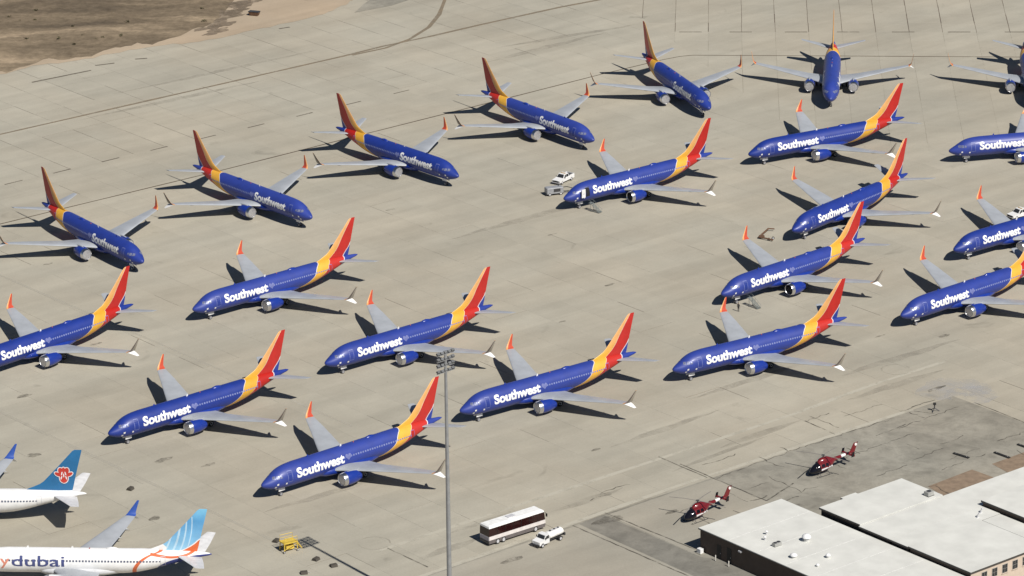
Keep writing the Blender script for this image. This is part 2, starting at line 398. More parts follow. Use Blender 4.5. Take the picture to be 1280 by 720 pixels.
# dry scrub tufts on the dirt
for _ in range(22):
    e = random.random(); c = gp(255 + 50 * e + random.uniform(-10, 12), 46 - 50 * e + random.uniform(-3, 4)); blob('dirt_patch', c, random.uniform(1.5, 4), random.uniform(.8, 2), R(35), m_dirtp, .05 + .004 * _, jag=.5)
scrub = MB()
for _ in range(90):
    x, y = random.uniform(-128, -58), random.uniform(866, 960); best = min(ip, key=lambda q: abs(q.x - x))
    if y < best.y + 3 or math.sin(x * .11 + y * .05) + random.uniform(-1, 1) < .1: continue
    s_ = random.uniform(.2, .55)
    for _b in range(22):
        c = Vector((x + random.gauss(0, s_ * .6), y + random.gauss(0, s_ * .6), .3 + random.random() * s_ * .7)); d = Vector((random.gauss(0, 1), random.gauss(0, 1), random.gauss(.5, .6))).normalized() * .22; e = d.cross(Vector((random.random(), random.random(), random.random()))).normalized() * .07
        scrub.add([c - d - e, c - d + e, c + d + e, c + d - e], [(0, 1, 2, 3)])
scrub.build('dry_scrub', mat('dry_scrub', (.13, .115, .065), .95, var=.35, scale=.8), kind='stuff')
sheet('grey_taxiway', px((443, 16), (455, 5), (480, -12), (560, -30), (520, -3), (490, 7)), .04, m_asph)
sheet('gravel_bed', px((1160, 608), (1215, 587), (1248, 599), (1182, 622)), .02, mat('brown_gravel', (.225, .165, .115), .95, var=.2, scale=.8))
sheet('gravel_bed', px((1240, 580), (1292, 561), (1300, 585), (1262, 592)), .02, MATS['brown_gravel'])

# ================================================================== AIRLINERS
FST = [(0, 2.78, 2.72, .03), (.12, 3.0, 2.5, .27), (.35, 3.17, 2.33, .47), (.8, 3.42, 2.1, .76), (1.5, 3.78, 1.83, 1.09), (2.3, 4.25, 1.63, 1.36), (3.1, 4.72, 1.5, 1.56), (4.1, 5.06, 1.41, 1.73), (5.4, 5.27, 1.36, 1.84),
       (7, 5.35, 1.33, 1.88), (12, 5.35, 1.33, 1.88), (18, 5.35, 1.33, 1.88), (24.5, 5.35, 1.34, 1.88), (26.5, 5.35, 1.5, 1.86), (28.5, 5.34, 1.88, 1.77), (30.5, 5.32, 2.4, 1.58), (32.5, 5.28, 2.95, 1.29), (34.5, 5.2, 3.5, .93), (36.3, 5.09, 3.96, .6), (37.6, 4.97, 4.24, .39), (38.6, 4.86, 4.42, .24), (38.95, 4.78, 4.5, .15), (39.0, 4.7, 4.56, .06)]
FX = np.array([s[0] for s in FST])
def pch(xs, ys, x):
    """monotone cubic through the stations"""
    h = np.diff(xs); d = np.diff(ys) / h; m = np.zeros(len(xs)); m[0], m[-1] = d[0], d[-1]
    for i in range(1, len(xs) - 1):
        if d[i - 1] * d[i] > 0: w1 = 2 * h[i] + h[i - 1]; w2 = h[i] + 2 * h[i - 1]; m[i] = (w1 + w2) / (w1 / d[i - 1] + w2 / d[i])
    i = min(max(np.searchsorted(xs, x) - 1, 0), len(xs) - 2); t = (x - xs[i]) / h[i]
    return ys[i] * (2 * t**3 - 3 * t**2 + 1) + h[i] * m[i] * (t**3 - 2 * t**2 + t) + ys[i + 1] * (3 * t**2 - 2 * t**3) + h[i] * m[i + 1] * (t**3 - t**2)
FY = [np.array([s[k] for s in FST]) for k in (1, 2, 3)]
def fsec(x): return [float(pch(FX, y, x)) for y in FY]
def surf(x, th, side=-1, off=0.0):
    """point on the fuselage skin; th = angle above the widest line; side -1 port, +1 starboard"""
    t, b, w_ = fsec(x); zc, h = (t + b) / 2, (t - b) / 2
    return Vector((x, side * (w_ + off) * math.cos(th), zc + (h + off) * math.sin(th)))
def th_of_z(x, z):
    t, b, _ = fsec(x); return math.asin(max(-1, min(1, (z - (t + b) / 2) / ((t - b) / 2))))
AF = [(0, 0), (.012, .28), (.05, .55), (.12, .8), (.25, .98), (.4, 1), (.6, .78), (.8, .42), (1, .03)]
def foil(xle, chord, thick):
    up = [(xle + a * chord, b * thick * .55) for a, b in AF]; lo = [(xle + a * chord, -b * thick * .45) for a, b in reversed(AF[1:])]
    return up + lo
def wing_rings(secs, sg, inc=0):
    return [[(x, sg * y, z + dz - (x - xl - ch / 2) * math.tan(R(inc))) for x, dz in foil(xl, ch, tk)] for y, xl, ch, z, tk in secs]

def livery_mat(name, kind):
    m, t, b = newmat(name)
    oc = t.add('ShaderNodeTexCoord').outputs['Object']; sep = t.add('ShaderNodeSeparateXYZ'); t.link(oc, sep.inputs[0]); X, Z = sep.outputs[0], sep.outputs[2]
    gt = lambda a, b_: t.math('GREATER_THAN', a, b_)
    band = lambda f, w_: t.math('LESS_THAN', t.math('ABSOLUTE', f), w_)
    if kind == 'blue':
        cv = lambda pts: t.math('SUBTRACT', X, t.curve(Z, pts, 0, 13, 0, 50))
        f1 = cv([(0, 18), (1.33, 22.4), (2.1, 25.0), (3.26, 27.1), (4.8, 28.3), (5.35, 29.2), (6.0, 29.6), (13, 29.6)])
        f2 = cv([(0, 20), (2.0, 26.7), (2.8, 29.1), (3.8, 30.5), (4.8, 31.3), (5.3, 32.0), (6.72, 33.7), (8.88, 35.2), (11.67, 37.15), (12.4, 37.7), (13, 38.2)])
        f3 = cv([(0, 30), (3, 32.6), (4.0, 34.6), (4.6, 35.2), (5.4, 35.6), (6.96, 37.0), (7.7, 37.5), (8.4, 38.6), (13, 48)])
        strip = t.mix(t.ramp(t.math('DIVIDE', Z, 13), [(.44, 0), (.62, 1)]), YEL, (.66, .34, .12)); c = t.mix(gt(f1, 0), BLUE, strip); c = t.mix(gt(f2, 0), c, RED); c = t.mix(gt(f3, 0), c, BLUE)
        c = t.mix(band(f1, .07), c, (.6, .6, .6)); c = t.mix(band(t.math('ADD', f2, 0), .05), c, (.62, .5, .4)); c = t.mix(band(f3, .1), c, (.62, .6, .6))
    elif kind == 'white':
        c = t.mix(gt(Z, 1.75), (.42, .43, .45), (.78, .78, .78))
    elif kind == 'teal':
        c = t.mix(gt(Z, 5.2), (.78, .78, .78), (.008, .13, .31))
    elif kind == 'ring':
        fr = t.math('SUBTRACT', X, t.curve(Z, [(0, 26.6), (1.7, 26.75), (3, 27.1), (4.2, 28.2), (4.9, 29.6), (5.3, 31), (13, 31)], 0, 13, 0, 50))
        fs = t.math('SUBTRACT', Z, t.curve(X, [(0, 4.9), (29.3, 4.95), (31, 4.72), (33, 4.5), (35, 4.75), (37, 5.6), (40, 7.0)], 0, 40, 0, 13))
        fb = t.math('SUBTRACT', Z, t.curve(X, [(0, 0), (27, .6), (29.5, 1.6), (31, 3.2), (33, 4.1), (36, 4.6), (40, 4.8)], 0, 40, 0, 13))
        c = t.mix(t.math('LESS_THAN', fb, 0), (.78, .78, .78), (.02, .035, .19))
        c = t.mix(band(fr, .33), c, (.62, .13, .04))
        c = t.mix(t.math('MULTIPLY', gt(X, 29.4), band(fs, .17)), c, (.62, .13, .04))
    elif kind == 'waves':
        dx, dz = t.math('SUBTRACT', X, 22.5), t.math('SUBTRACT', Z, 10.6)
        d = t.math('SQRT', t.math('ADD', t.math('MULTIPLY', dx, dx), t.math('MULTIPLY', dz, dz)))
        base_ = t.ramp(t.math('DIVIDE', t.math('SUBTRACT', Z, 5), 7.5), [(0, (.30, .55, .72)), (.25, (.20, .46, .70)), (.7, (.09, .33, .62)), (1, (.20, .52, .74))])
        c = base_
        for r_, w_ in ((10.6, .13), (11.7, .16), (12.7, .12), (13.6, .08)): c = t.mix(t.math('MULTIPLY', band(t.math('SUBTRACT', d, r_), w_), t.math('LESS_THAN', Z, 11)), c, (.45, .64, .78))
        st = t.math('SUBTRACT', X, t.curve(Z, [(0, 25), (5.1, 31.2), (5.6, 31.9), (6.3, 31.3), (7, 30.5), (13, 30)], 0, 13, 0, 50))
        c = t.mix(gt(st, 0), (.78, .78, .78), c)
        fo = t.math('SUBTRACT', X, t.curve(Z, [(0, 30), (4.8, 33.0), (5.3, 34.4), (6.2, 36.0), (7.2, 37.2), (8, 38.6), (13, 46)], 0, 13, 0, 50))
        c = t.mix(gt(fo, 0), c, (.66, .12, .025)); c = t.mix(band(fo, .14), c, (.8, .78, .76))
    grime = t.ramp(t.noise(oc, .55, 5, .6), [(.3, .86), (.7, 1.08)]); c = t.mix(1.0, c, grime, 'MULTIPLY'); rnd = t.add('ShaderNodeObjectInfo').outputs['Random']; c = t.mix(1.0, c, t.ramp(rnd, [(0, .9), (1, 1.1)]), 'MULTIPLY'); c = t.mix(t.math('MULTIPLY', rnd, .04), c, (.4, .36, .3))
    t.link(c, b.inputs['Base Color']); b.inputs['Roughness'].default_value = .48; b.inputs['Coat Weight'].default_value = .08; b.inputs['Coat Roughness'].default_value = .2
    return m
m_blue_liv = livery_mat('blue_livery', 'blue')
m_bluep = mat('blue_paint', BLUE, .3, var=.08, coat=.2)
m_wing = mat('wing_grey', (.345, .365, .395), .42, var=.09, scale=.5)
m_silver = mat('bare_metal', (.72, .72, .74), .28, 1, var=.08)
m_cover = mat('inlet_cover_silver', (.50, .50, .52), .42, .6, var=.18, scale=2.5)
m_black = mat('black_rubber', (.018, .018, .018), .8, var=.2)
m_dkmetal = mat('dark_metal', (.07, .07, .075), .5, .4)
m_gear = mat('gear_grey', (.48, .48, .5), .5)
m_white = mat('white_paint', WHITE, .42, var=.06)
m_text = mat('white_lettering', (.80, .80, .80), .45, var=.03)
m_glass = mat('window_glass', (.05, .06, .09), .12, var=.1)
m_foil = mat('cockpit_foil', (.2, .22, .34), .3, .3, var=.3, scale=3)
m_outline = mat('pale_outline', (.16, .19, .42), .5)
m_heart = mat('heart_grey', (.14, .16, .36), .45)
m_winp = mat('cabin_window_surround', (.17, .20, .40), .4, var=.15)

def fuselage_mesh(m):
    xs = sorted(set([round(x, 3) for x in list(np.linspace(0, .6, 7)) + list(np.linspace(.6, 7, 19)) + list(np.linspace(7, 25, 16)) + list(np.linspace(25, 39.0, 27))])); n = 44
    rings = []
    for x in xs:
        t, b, w_ = fsec(x); zc, h = (t + b) / 2, (t - b) / 2
        rings.append([(x, w_ * math.cos(2 * math.pi * j / n), zc + h * math.sin(2 * math.pi * j / n)) for j in range(n)])
    return MB().loft(rings).mesh('fuselage', m, True, 60)
def wrap_patch(xz, side, off, th=False):
    """fan of a convex outline laid on the skin"""
    vs = [surf(x, z if th else th_of_z(x, z), side, off) for x, z in xz]; return vs
def skin_quad_grid(mb, x0, x1, t0, t1, side, off, nx=2, nt=4, mi=0):
    vs = [surf(x0 + (x1 - x0) * i / nx, t0 + (t1 - t0) * j / nt, side, off) for i in range(nx + 1) for j in range(nt + 1)]
    mb.add(vs, [(i * (nt + 1) + j, (i + 1) * (nt + 1) + j, (i + 1) * (nt + 1) + j + 1, i * (nt + 1) + j + 1) for i in range(nx) for j in range(nt)], mi)
def text_on_skin(body, x0, x1, z0, z1, side, m, offset=.018, name='lettering', bold=.028, spacing=1.0, off=.022):
    cu = bpy.data.curves.new('t', 'FONT'); cu.body = body; cu.offset = bold; cu.resolution_u = 3; cu.space_character = spacing
    o = bpy.data.objects.new('t', cu); COL.objects.link(o); dg = bpy.context.evaluated_depsgraph_get(); dg.update()
    me = bpy.data.meshes.new_from_object(o.evaluated_get(dg)); bpy.data.objects.remove(o)
    bm = bmesh.new(); bm.from_mesh(me)
    xs = [v.co.x for v in bm.verts]; ys = [v.co.y for v in bm.verts]; ax, bx_, ay, by = min(xs), max(xs), min(ys), max(ys)
    for k in range(1, 8):
        bmesh.ops.bisect_plane(bm, geom=bm.verts[:] + bm.edges[:] + bm.faces[:], plane_co=(0, ay + (by - ay) * k / 8, 0), plane_no=(0, 1, 0))
    bmesh.ops.triangulate(bm, faces=bm.faces[:])
    xm = (x0 + x1) / 2; ta, tb = th_of_z(xm, z0), th_of_z(xm, z1)
    for v in bm.verts:
        s_ = (v.co.x - ax) / (bx_ - ax); t_ = (v.co.y - ay) / (by - ay)
        v.co = surf(x0 + (x1 - x0) * s_ if side < 0 else x1 - (x1 - x0) * s_, ta + (tb - ta) * t_, side, off)
    if side > 0: bmesh.ops.reverse_faces(bm, faces=bm.faces)
    me2 = bpy.data.meshes.new(name); bm.to_mesh(me2); bm.free(); me2.materials.append(m); return me2
def outline_strip(mb, loop, side, off, w_=.05, mi=0):
    n = len(loop); cx = sum(p[0] for p in loop) / n; cz = sum(p[1] for p in loop) / n; vs = []
    for x, z in loop:
        l = math.hypot(x - cx, z - cz); k = 1 - w_ * 1.4 / l
        vs += [surf(x, th_of_z(x, z), side, off), surf(cx + (x - cx) * k, th_of_z(x, cz + (z - cz) * k), side, off)]
    mb.add(vs, [(2 * i, 2 * ((i + 1) % n), 2 * ((i + 1) % n) + 1, 2 * i + 1) for i in range(n)], mi)
def rrect(x0, x1, z0, z1, r=.12, nside=4):
    out = []
    for cx, cz, a in ((x1 - r, z1 - r, 0), (x0 + r, z1 - r, 90), (x0 + r, z0 + r, 180), (x1 - r, z0 + r, 270)):
        for k in range(3): q = R(a + k * 45); out.append((cx + r * math.cos(q), cz + r * math.sin(q)))
    # densify long vertical edges so they follow the skin
    res = []
    for i, p in enumerate(out):
        q = out[(i + 1) % len(out)]; res.append(p)
        L = math.hypot(q[0] - p[0], q[1] - p[1])
        if L > .5:
            for k in range(1, nside + 1): res.append((p[0] + (q[0] - p[0]) * k / (nside + 1), p[1] + (q[1] - p[1]) * k / (nside + 1)))
    return res

WZ = lambda y: 2.12 + (y - 1.9) * .112
WSEC = [(.9, 13.3, 8.1, 2.0, 1.05), (1.9, 14.0, 7.4, WZ(1.9), .95), (3.4, 15.05, 6.35, WZ(3.4), .80), (5.4, 16.4, 5.0, WZ(5.4), .58), (9, 18.35, 4.05, WZ(9), .44), (13, 20.5, 2.95, WZ(13), .31), (16.9, 22.6, 1.75, WZ(16.9), .19)]
def airliner(kind):
    """one airliner with all of its parts, nose at the origin, tail along +x, resting on z = 0"""
    root = thing('jet_airliner', (0, 0, 0), 0, '', 'airliner')
    blue = kind == 'blue'
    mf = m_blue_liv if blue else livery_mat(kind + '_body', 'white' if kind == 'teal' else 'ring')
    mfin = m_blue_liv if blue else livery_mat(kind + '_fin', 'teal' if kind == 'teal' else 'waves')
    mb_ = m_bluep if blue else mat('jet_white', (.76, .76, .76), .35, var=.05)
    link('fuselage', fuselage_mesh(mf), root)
    # belly fairing
    rings = []
    for x, k in ((11.6, .02), (12.6, .55), (14, .9), (16, 1), (20, 1), (21.8, .8), (23.4, .35), (24.4, .02)):
        rings.append([(x, (1.2 + .92 * k) * math.cos(R(a)), 2.1 - .1 * k + (.72 + .33 * k) * math.sin(R(a))) for a in range(0, 360, 18)])
    MB().loft(rings).build('belly_fairing', mb_ if blue else mat('belly_grey', (.55, .56, .58), .4), root, True, 60)
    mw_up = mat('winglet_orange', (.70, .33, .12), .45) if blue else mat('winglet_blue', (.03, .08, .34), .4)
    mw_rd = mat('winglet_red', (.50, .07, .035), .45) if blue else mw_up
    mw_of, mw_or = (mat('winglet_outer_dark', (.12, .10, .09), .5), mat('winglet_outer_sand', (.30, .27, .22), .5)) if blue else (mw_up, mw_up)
    mw_lo = m_white
    for sg in (-1, 1):
        wg = MB().loft(wing_rings(WSEC, sg, 1.8)).build('wing', m_wing, root, True, 50)
        z0 = WZ(16.9)
        # upper winglet: front half and rear half carry different paint
        ring = lambda y, xl, ch, z, ny, nz, tk: [(x, sg * (y + dz * ny), z + dz * nz) for x, dz in foil(xl, ch, tk)]
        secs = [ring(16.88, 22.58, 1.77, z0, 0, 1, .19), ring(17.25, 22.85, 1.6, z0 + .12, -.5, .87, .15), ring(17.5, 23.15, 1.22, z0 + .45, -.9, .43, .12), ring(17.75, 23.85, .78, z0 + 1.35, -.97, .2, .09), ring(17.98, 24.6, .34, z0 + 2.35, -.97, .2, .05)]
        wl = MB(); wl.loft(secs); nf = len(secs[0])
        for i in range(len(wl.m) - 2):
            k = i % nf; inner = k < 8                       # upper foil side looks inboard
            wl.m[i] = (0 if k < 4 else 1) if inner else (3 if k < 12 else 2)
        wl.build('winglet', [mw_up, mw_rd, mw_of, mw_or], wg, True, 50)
        lo = [ring(17.15, 22.8, 1.5, z0 - .02, .5, .87, .14), ring(17.5, 23.35, 1.15, z0 - .3, .7, .7, .1), ring(18.0, 24.3, .5, z0 - .85, .8, .6, .05)]
        MB().loft(lo).build('lower_winglet', mw_lo, wg, True, 50)
        for fy in (3.3, 7.3, 10.4, 13.2):                                   # flap track fairings under the trailing edge
            te = np.interp(fy, [s[0] for s in WSEC], [s[1] + s[2] for s in WSEC]); zz = WZ(fy) - .16; L_ = 3.4 - fy * .1
            MB().lathe([(0, .03), (.5, .16), (1.2, .23), (L_ * .7, .18), (L_, .02)], 'x', (te - L_ + .3, sg * fy, zz - .12), 10).build('flap_fairing', m_wing, wg, True, 60)
        # split flap hinge line and aileron as a raised panel seam
        # engine
        ey_ = sg * 4.83; ez = 1.67
        en = MB().lathe([(.62, 1.125), (.85, 1.16), (1.5, 1.21), (2.4, 1.16), (3.1, 1.02), (3.75, .86), (3.72, .80), (2.6, .72)], 'x', (13.1, ey_, ez), 32, cap=False).build('engine', m_bluep if blue else mb_, root, True, 50)
        MB().lathe([(.75, .93), (.28, .91), (.08, .945), (0, 1.0), (.08, 1.045), (.25, 1.078), (.52, 1.118), (.72, 1.147)], 'x', (13.1, ey_, ez), 32, cap=False).build('inlet_lip', m_silver, en, True, 70)
        MB().lathe([(.06, .02), (.04, .5), (.08, .90), (.16, .93), (.5, .90), (.5, .02)], 'x', (13.1, ey_, ez), 32).build('inlet_cover', m_cover, en, True, 40)
        MB().lathe([(2.4, .7), (3.4, .66), (4.3, .52), (4.32, .4), (5.2, .06)], 'x', (13.1, ey_, ez), 20).build('exhaust_cone', m_dkmetal, en, True, 40)
        pyl = [[(13.9, ey_ + s_ * .05, 2.62) for s_ in (-1, 1)] + [(18.2, ey_ + s_ * .08, 1.95) for s_ in (1, -1)], [(14.8, ey_ + s_ * .16, 2.86) for s_ in (-1, 1)] + [(18.8, ey_ + s_ * .14, 2.3) for s_ in (1, -1)]]
        mp = MB(); vs = []
        for x, zb, zt, hw in ((14.1, 2.7, 2.82, .08), (15.2, 2.6, 2.98, .2), (16.6, 2.3, 2.85, .22), (17.9, 2.05, 2.6, .18), (19.2, 2.1, 2.35, .06)): vs.append([(x, ey_ - hw, zb), (x, ey_ + hw, zb), (x, ey_ + hw * .8, zt), (x, ey_ - hw * .8, zt)])
        mp.loft(vs).build('pylon', m_wing, en, True, 50)
        st = MB(); xst = 14.4  # nacelle strake
        # tailplane
        MB().loft(wing_rings([(.3, 33.3, 4.2, 4.3, .42), (.9, 33.75, 3.85, 4.38, .38), (4, 35.55, 2.7, 4.83, .24), (7.17, 37.35, 1.4, 5.3, .11)], sg, 4)).build('tailplane', m_wing if blue else mat('jet_tailplane', (.6, .6, .61), .4), root, True, 50)
        # main landing gear
        gy = sg * 2.86
        g = MB().tube([(19.35, gy, 2.2), (19.35, gy, .56)], [.15, .11], 10).tube([(19.35, gy, 1.9), (19.3, gy - sg * 1.1, 2.2)], .07, 8).tube([(19.35, gy - .5, .56), (19.35, gy + .5, .56)], .08, 8).build('main_landing_gear', m_gear, root, True)
        for d in (-.43, .43):
            MB().lathe([(-.19, .3), (-.2, .47), (-.12, .56), (.12, .56), (.2, .47), (.19, .3)], 'y', (19.35, gy + d, .56), 20).lathe([(-.17, .02), (-.2, .28), (.2, .28), (.17, .02)], 'y', (19.35, gy + d, .56), 14, 1).build('wheel', [m_black, m_gear], g, True, 40)
    # nose gear
    g = MB().tube([(4.0, 0, 1.6), (3.85, 0, .36)], [.11, .08], 10).tube([(3.87, 0, .7), (4.7, 0, 1.5)], .05, 8).tube([(3.85, -.3, .36), (3.85, .3, .36)], .06, 8).box((3.9, -.42, 1.22), (1.3, .03, .5), 1).box((3.9, .42, 1.22), (1.3, .03, .5), 1).build('nose_landing_gear', [m_gear, m_white], root, True)
    for d in (-.24, .24): MB().lathe([(-.1, .2), (-.11, .3), (-.06, .36), (.06, .36), (.11, .3), (.1, .2)], 'y', (3.85, d, .36), 18).lathe([(-.09, .02), (-.11, .19), (.11, .19), (.09, .02)], 'y', (3.85, d, .36), 12, 1).build('wheel', [mat('wheel_cover', (.09, .09, .1), .8), m_gear], g, True)
    # fin with dorsal fillet
    def fr(z, xl, ch, tk): return [(x, dz, z) for x, dz in foil(xl, ch, tk)]
    fin = [fr(4.9, 29.4, 7.2, .22), fr(5.25, 29.0, 7.75, .26), fr(5.5, 29.5, 7.32, .26), fr(5.9, 30.5, 6.43, .3), fr(6.35, 31.5, 5.55, .34), fr(6.8, 32.1, 5.05, .34), fr(9.5, 34.65, 3.18, .23), fr(12.1, 37.0, 1.52, .16), fr(12.32, 37.35, 1.2, .08)]
    fo = MB().loft(fin).build('tail_fin', mfin, root, True, 50)
    # windows, doors, cockpit
    for sd_ in (-1, 1):
        wm = MB()
        x = 6.4
        while x < 31.2:
            if not (14.6 < x < 15.2): 
                t0 = th_of_z(x, 3.78); skin_quad_grid(wm, x, x + .3, t0, t0 + .15, sd_, .012, 1, 1)
            x += .508
        if blue: wm.build('cabin_windows', m_winp, root, kind='stuff')
        else: wm.build('cabin_windows', mat('jet_window_dark', (.10, .11, .16), .3), root, kind='stuff')
        for dx0, dx1, dz0, dz1 in ((4.35, 5.25, 2.75, 4.62), (31.0, 31.8, 3.0, 4.7)):
            dm_ = MB(); loop = rrect(dx0, dx1, dz0, dz1); vs = [surf(a, th_of_z(a, z_), sd_, .010) for a, z_ in loop]
            for i in range(5):
                za, zb = dz0 + .1 + (dz1 - dz0 - .2) * i / 5, dz0 + .1 + (dz1 - dz0 - .2) * (i + 1) / 5; skin_quad_grid(dm_, dx0 + .06, dx1 - .06, th_of_z(dx0, za), th_of_z(dx0, zb), sd_, .012, 1, 1)
            d_ = dm_.build('cabin_door', mf, root)
            ol = MB(); outline_strip(ol, loop, sd_, .016, .06); ol.build('door_outline', m_outline if blue else mat('jet_outline', (.45, .46, .5), .5), d_)
        for pts_ in ([(1.72, 3.66), (1.95, 3.98), (2.30, 4.06), (2.2, 3.6)], [(2.3, 3.6), (2.42, 4.06), (2.9, 4.1), (2.86, 3.6)], [(3.0, 3.62), (3.03, 4.08), (3.35, 4.0), (3.38, 3.7)]):
            wv = [surf(a, th_of_z(a, z_), sd_, .014) for a, z_ in pts_]; mm = MB()
            # subdivide the pane so that it hugs the nose
            vs = []; 
            for i in range(5):
                for j in range(5):
                    s_, t_ = i / 4, j / 4; p0, p1, p2, p3 = pts_[0], pts_[3], pts_[2], pts_[1]
                    a = (p0[0] * (1 - s_) + p1[0] * s_) * (1 - t_) + (p3[0] * (1 - s_) + p2[0] * s_) * t_; z_ = (p0[1] * (1 - s_) + p1[1] * s_) * (1 - t_) + (p3[1] * (1 - s_) + p2[1] * s_) * t_
                    vs.append(surf(a, th_of_z(a, z_), sd_, .02))
            mm.add(vs, [(i * 5 + j, (i + 1) * 5 + j, (i + 1) * 5 + j + 1, i * 5 + j + 1) for i in range(4) for j in range(4)])
            mm.build('cockpit_window', m_foil, root, True)
        if blue:
            link('lettering', text_on_skin('Southwest', 6.15, 16.2, 3.02, 4.66, sd_, m_text, bold=.04, spacing=.98), root)
            hv = []
            for k in range(24):
                t_ = 2 * math.pi * k / 24; hx = 16 * math.sin(t_) ** 3; hy = 13 * math.cos(t_) - 5 * math.cos(2 * t_) - 2 * math.cos(3 * t_) - math.cos(4 * t_)
                hv.append((17.1 + hx * .04, 3.95 + hy * .038))
            hm = MB(); cx = surf(17.1, th_of_z(17.1, 3.95), sd_, .03); vv = [cx] + [surf(a, th_of_z(a, z_), sd_, .024) for a, z_ in hv]
            hm.add(vv, [(0, 1 + i, 1 + (i + 1) % 24) for i in range(24)]); hm.build('heart_emblem', m_heart, root)
            pc = MB()
            for a, z_ in ((2.3, 2.55), (3.9, 2.45), (2.0, 2.1)):
                skin_quad_grid(pc, a, a + .32, th_of_z(a, z_), th_of_z(a, z_ + .3), sd_, .03, 1, 1)
            pc.build('probe_covers', m_white, root, kind='stuff')
    if kind == 'ring':
        m_d = mat('navy_lettering', (.06, .075, .2), .45); m_o = mat('coral_lettering', (.62, .24, .17), .45)
        for sd_ in (-1, 1):
            link('lettering', text_on_skin('dubai', *( (7.4, 15.8)), 2.95, 4.62, sd_, m_d, bold=.012), root)
            link('lettering', text_on_skin('fly', *((4.0, 7.1) if sd_ < 0 else (16.1, 19.2)), 2.55, 4.62, sd_, m_o, bold=.008), root)
    if kind == 'teal':
        em = mat('emblem_red', (.50, .045, .03), .5); ew = mat('emblem_white', (.75, .72, .72), .5)
        for sd_ in (-1, 1):
            # round flower badge: white-edged petals with a red heart
            cx, cz, y0 = 35.45, 8.0, sd_ * .19
            def disc(mb, ax, az, rx_, rz_, y, a0=0, n=18): mb.add([(ax + rx_ * math.cos(2 * math.pi * k / n) * math.cos(a0) - rz_ * math.sin(2 * math.pi * k / n) * math.sin(a0), y, az + rx_ * math.cos(2 * math.pi * k / n) * math.sin(a0) + rz_ * math.sin(2 * math.pi * k / n) * math.cos(a0)) for k in range(n)], [tuple(range(n))])
            wb, rb = MB(), MB()
            for ox, oz, rx_, rz_, a0 in ((0, -.55, .82, 1.0, 0), (-.95, .1, .72, .42, -.5), (.95, .1, .72, .42, .5), (-.45, .65, .55, .75, .3), (.45, .65, .55, .75, -.3), (0, .85, .4, .6, 0)):
                disc(wb, cx + ox, cz + oz, rx_, rz_, y0 + sd_ * .012 * (1 + len(wb.f) * .15), a0); disc(rb, cx + ox, cz + oz, rx_ - .13, rz_ - .13, y0 + sd_ * (.03 + .002 * len(rb.f)), a0)
            e_ = wb.build('flower_emblem', ew, fo); rb.build('emblem_petals', em, e_)
            lb = MB()
            for ox, oz in ((-.3, .25), (.3, .25), (0, -.1), (-.4, -.5), (.4, -.5)): disc(lb, cx + ox, cz + oz, .1, .34, y0 + sd_ * .05, ox * .8)
            lb.build('emblem_veins', ew, e_)
    # antennas and radome on the spine
    MB().lathe([(0, .02), (.3, .3), (1.1, .42), (1.8, .3), (2.2, .02)], 'x', (22.1, 0, 5.26), 14).build('antenna_dome', mb_, root, True, 60)
    for ax in (9.5, 16.6):
        MB().loft([[(ax, -.03, 5.3), (ax + .4, -.03, 5.3), (ax + .4, .03, 5.3), (ax, .03, 5.3)], [(ax + .2, -.015, 5.72), (ax + .42, -.015, 5.72), (ax + .42, .015, 5.72), (ax + .2, .015, 5.72)]]).build('blade_antenna', m_white if ax > 15 else mb_, root)
    bc = MB().lathe([(0, .12), (.12, .1), (.2, .02)], 'z', (19.6, 0, 5.33), 10).build('beacon_light', mat('beacon_cover', (.3, .05, .04), .4), root, True)
    return root

SPOTS = [  # x, y, aft angle (deg), label
 (-71.0, 723.3, 125.8, 'blue airliner at the left end of the far row, wing cut by the photo edge'),
 (-39.6, 748.9, 131.2, 'blue airliner pointing right, second from the left in the far row'),
 (-10.7, 774.4, 132.1, 'blue airliner pointing right, third from the left in the far row'),
 (17.6, 797.9, 127.7, 'blue airliner pointing right, in the far row left above the white pickup truck'),
 (43.0, 819.7, 109.9, 'blue airliner at the bend of the far row, nose turned towards lower right'),
 (69.5, 825.3, 84.5, 'blue airliner seen head on, its nose straight towards the viewer'),
 (114.2, 822.9, 87.3, 'blue airliner at the top right edge, only its wing and engine in view'),
 (-97.5, 666.2, 45.8, 'blue airliner whose nose is cut off by the left edge of the photo'),
 (-59.5, 695.9, 39.9, 'blue airliner facing left, topmost of the five facing left in the left half'),
 (-69.5, 633.7, 40.4, 'blue airliner facing left, just above the white airliner with the teal fin'),
 (-33.7, 666.6, 39.5, 'blue airliner facing left whose wing passes behind the floodlight head of the mast'),
 (-41.9, 609.5, 40.7, 'blue airliner nearest to the viewer, facing left with its tail by the mast pole'),
 (-9.3, 642.5, 36.5, 'blue airliner facing left, first one to the right of the floodlight mast, above the bus'),
 (28.4, 661.4, 32.9, 'blue airliner facing left, lowest in the stacked column on the right, engines covered'),
 (39.2, 701.0, 41.7, 'blue airliner with open dark engine inlets and steps, a person by its nose'),
 (55.1, 737.6, 49.3, 'blue airliner facing left, its engine hidden behind the red tail of the next one below'),
 (49.4, 786.9, 28.8, 'blue airliner facing left directly in front of the head-on airliner'),
 (10.6, 758.9, 37.1, 'blue airliner with its white front door swung open beside the white pickup truck'),
 (71.6, 688.1, 40.3, 'blue airliner facing left at the right edge, lowest of the three cut off there'),
 (85.3, 724.8, 37.7, 'blue airliner facing left at the right edge, middle of the three cut off there'),
 (91.1, 787.6, 14.1, 'blue airliner facing left at the right edge, uppermost of the three cut off there'),
]
proto = airliner('blue'); JETS = []
GRP = 'blue airliners parked on the apron'
for i, (x, y, a, lab) in enumerate(SPOTS):
    JETS.append(place(proto, (x, y, 0), R(a), lab, GRP, i == 0))
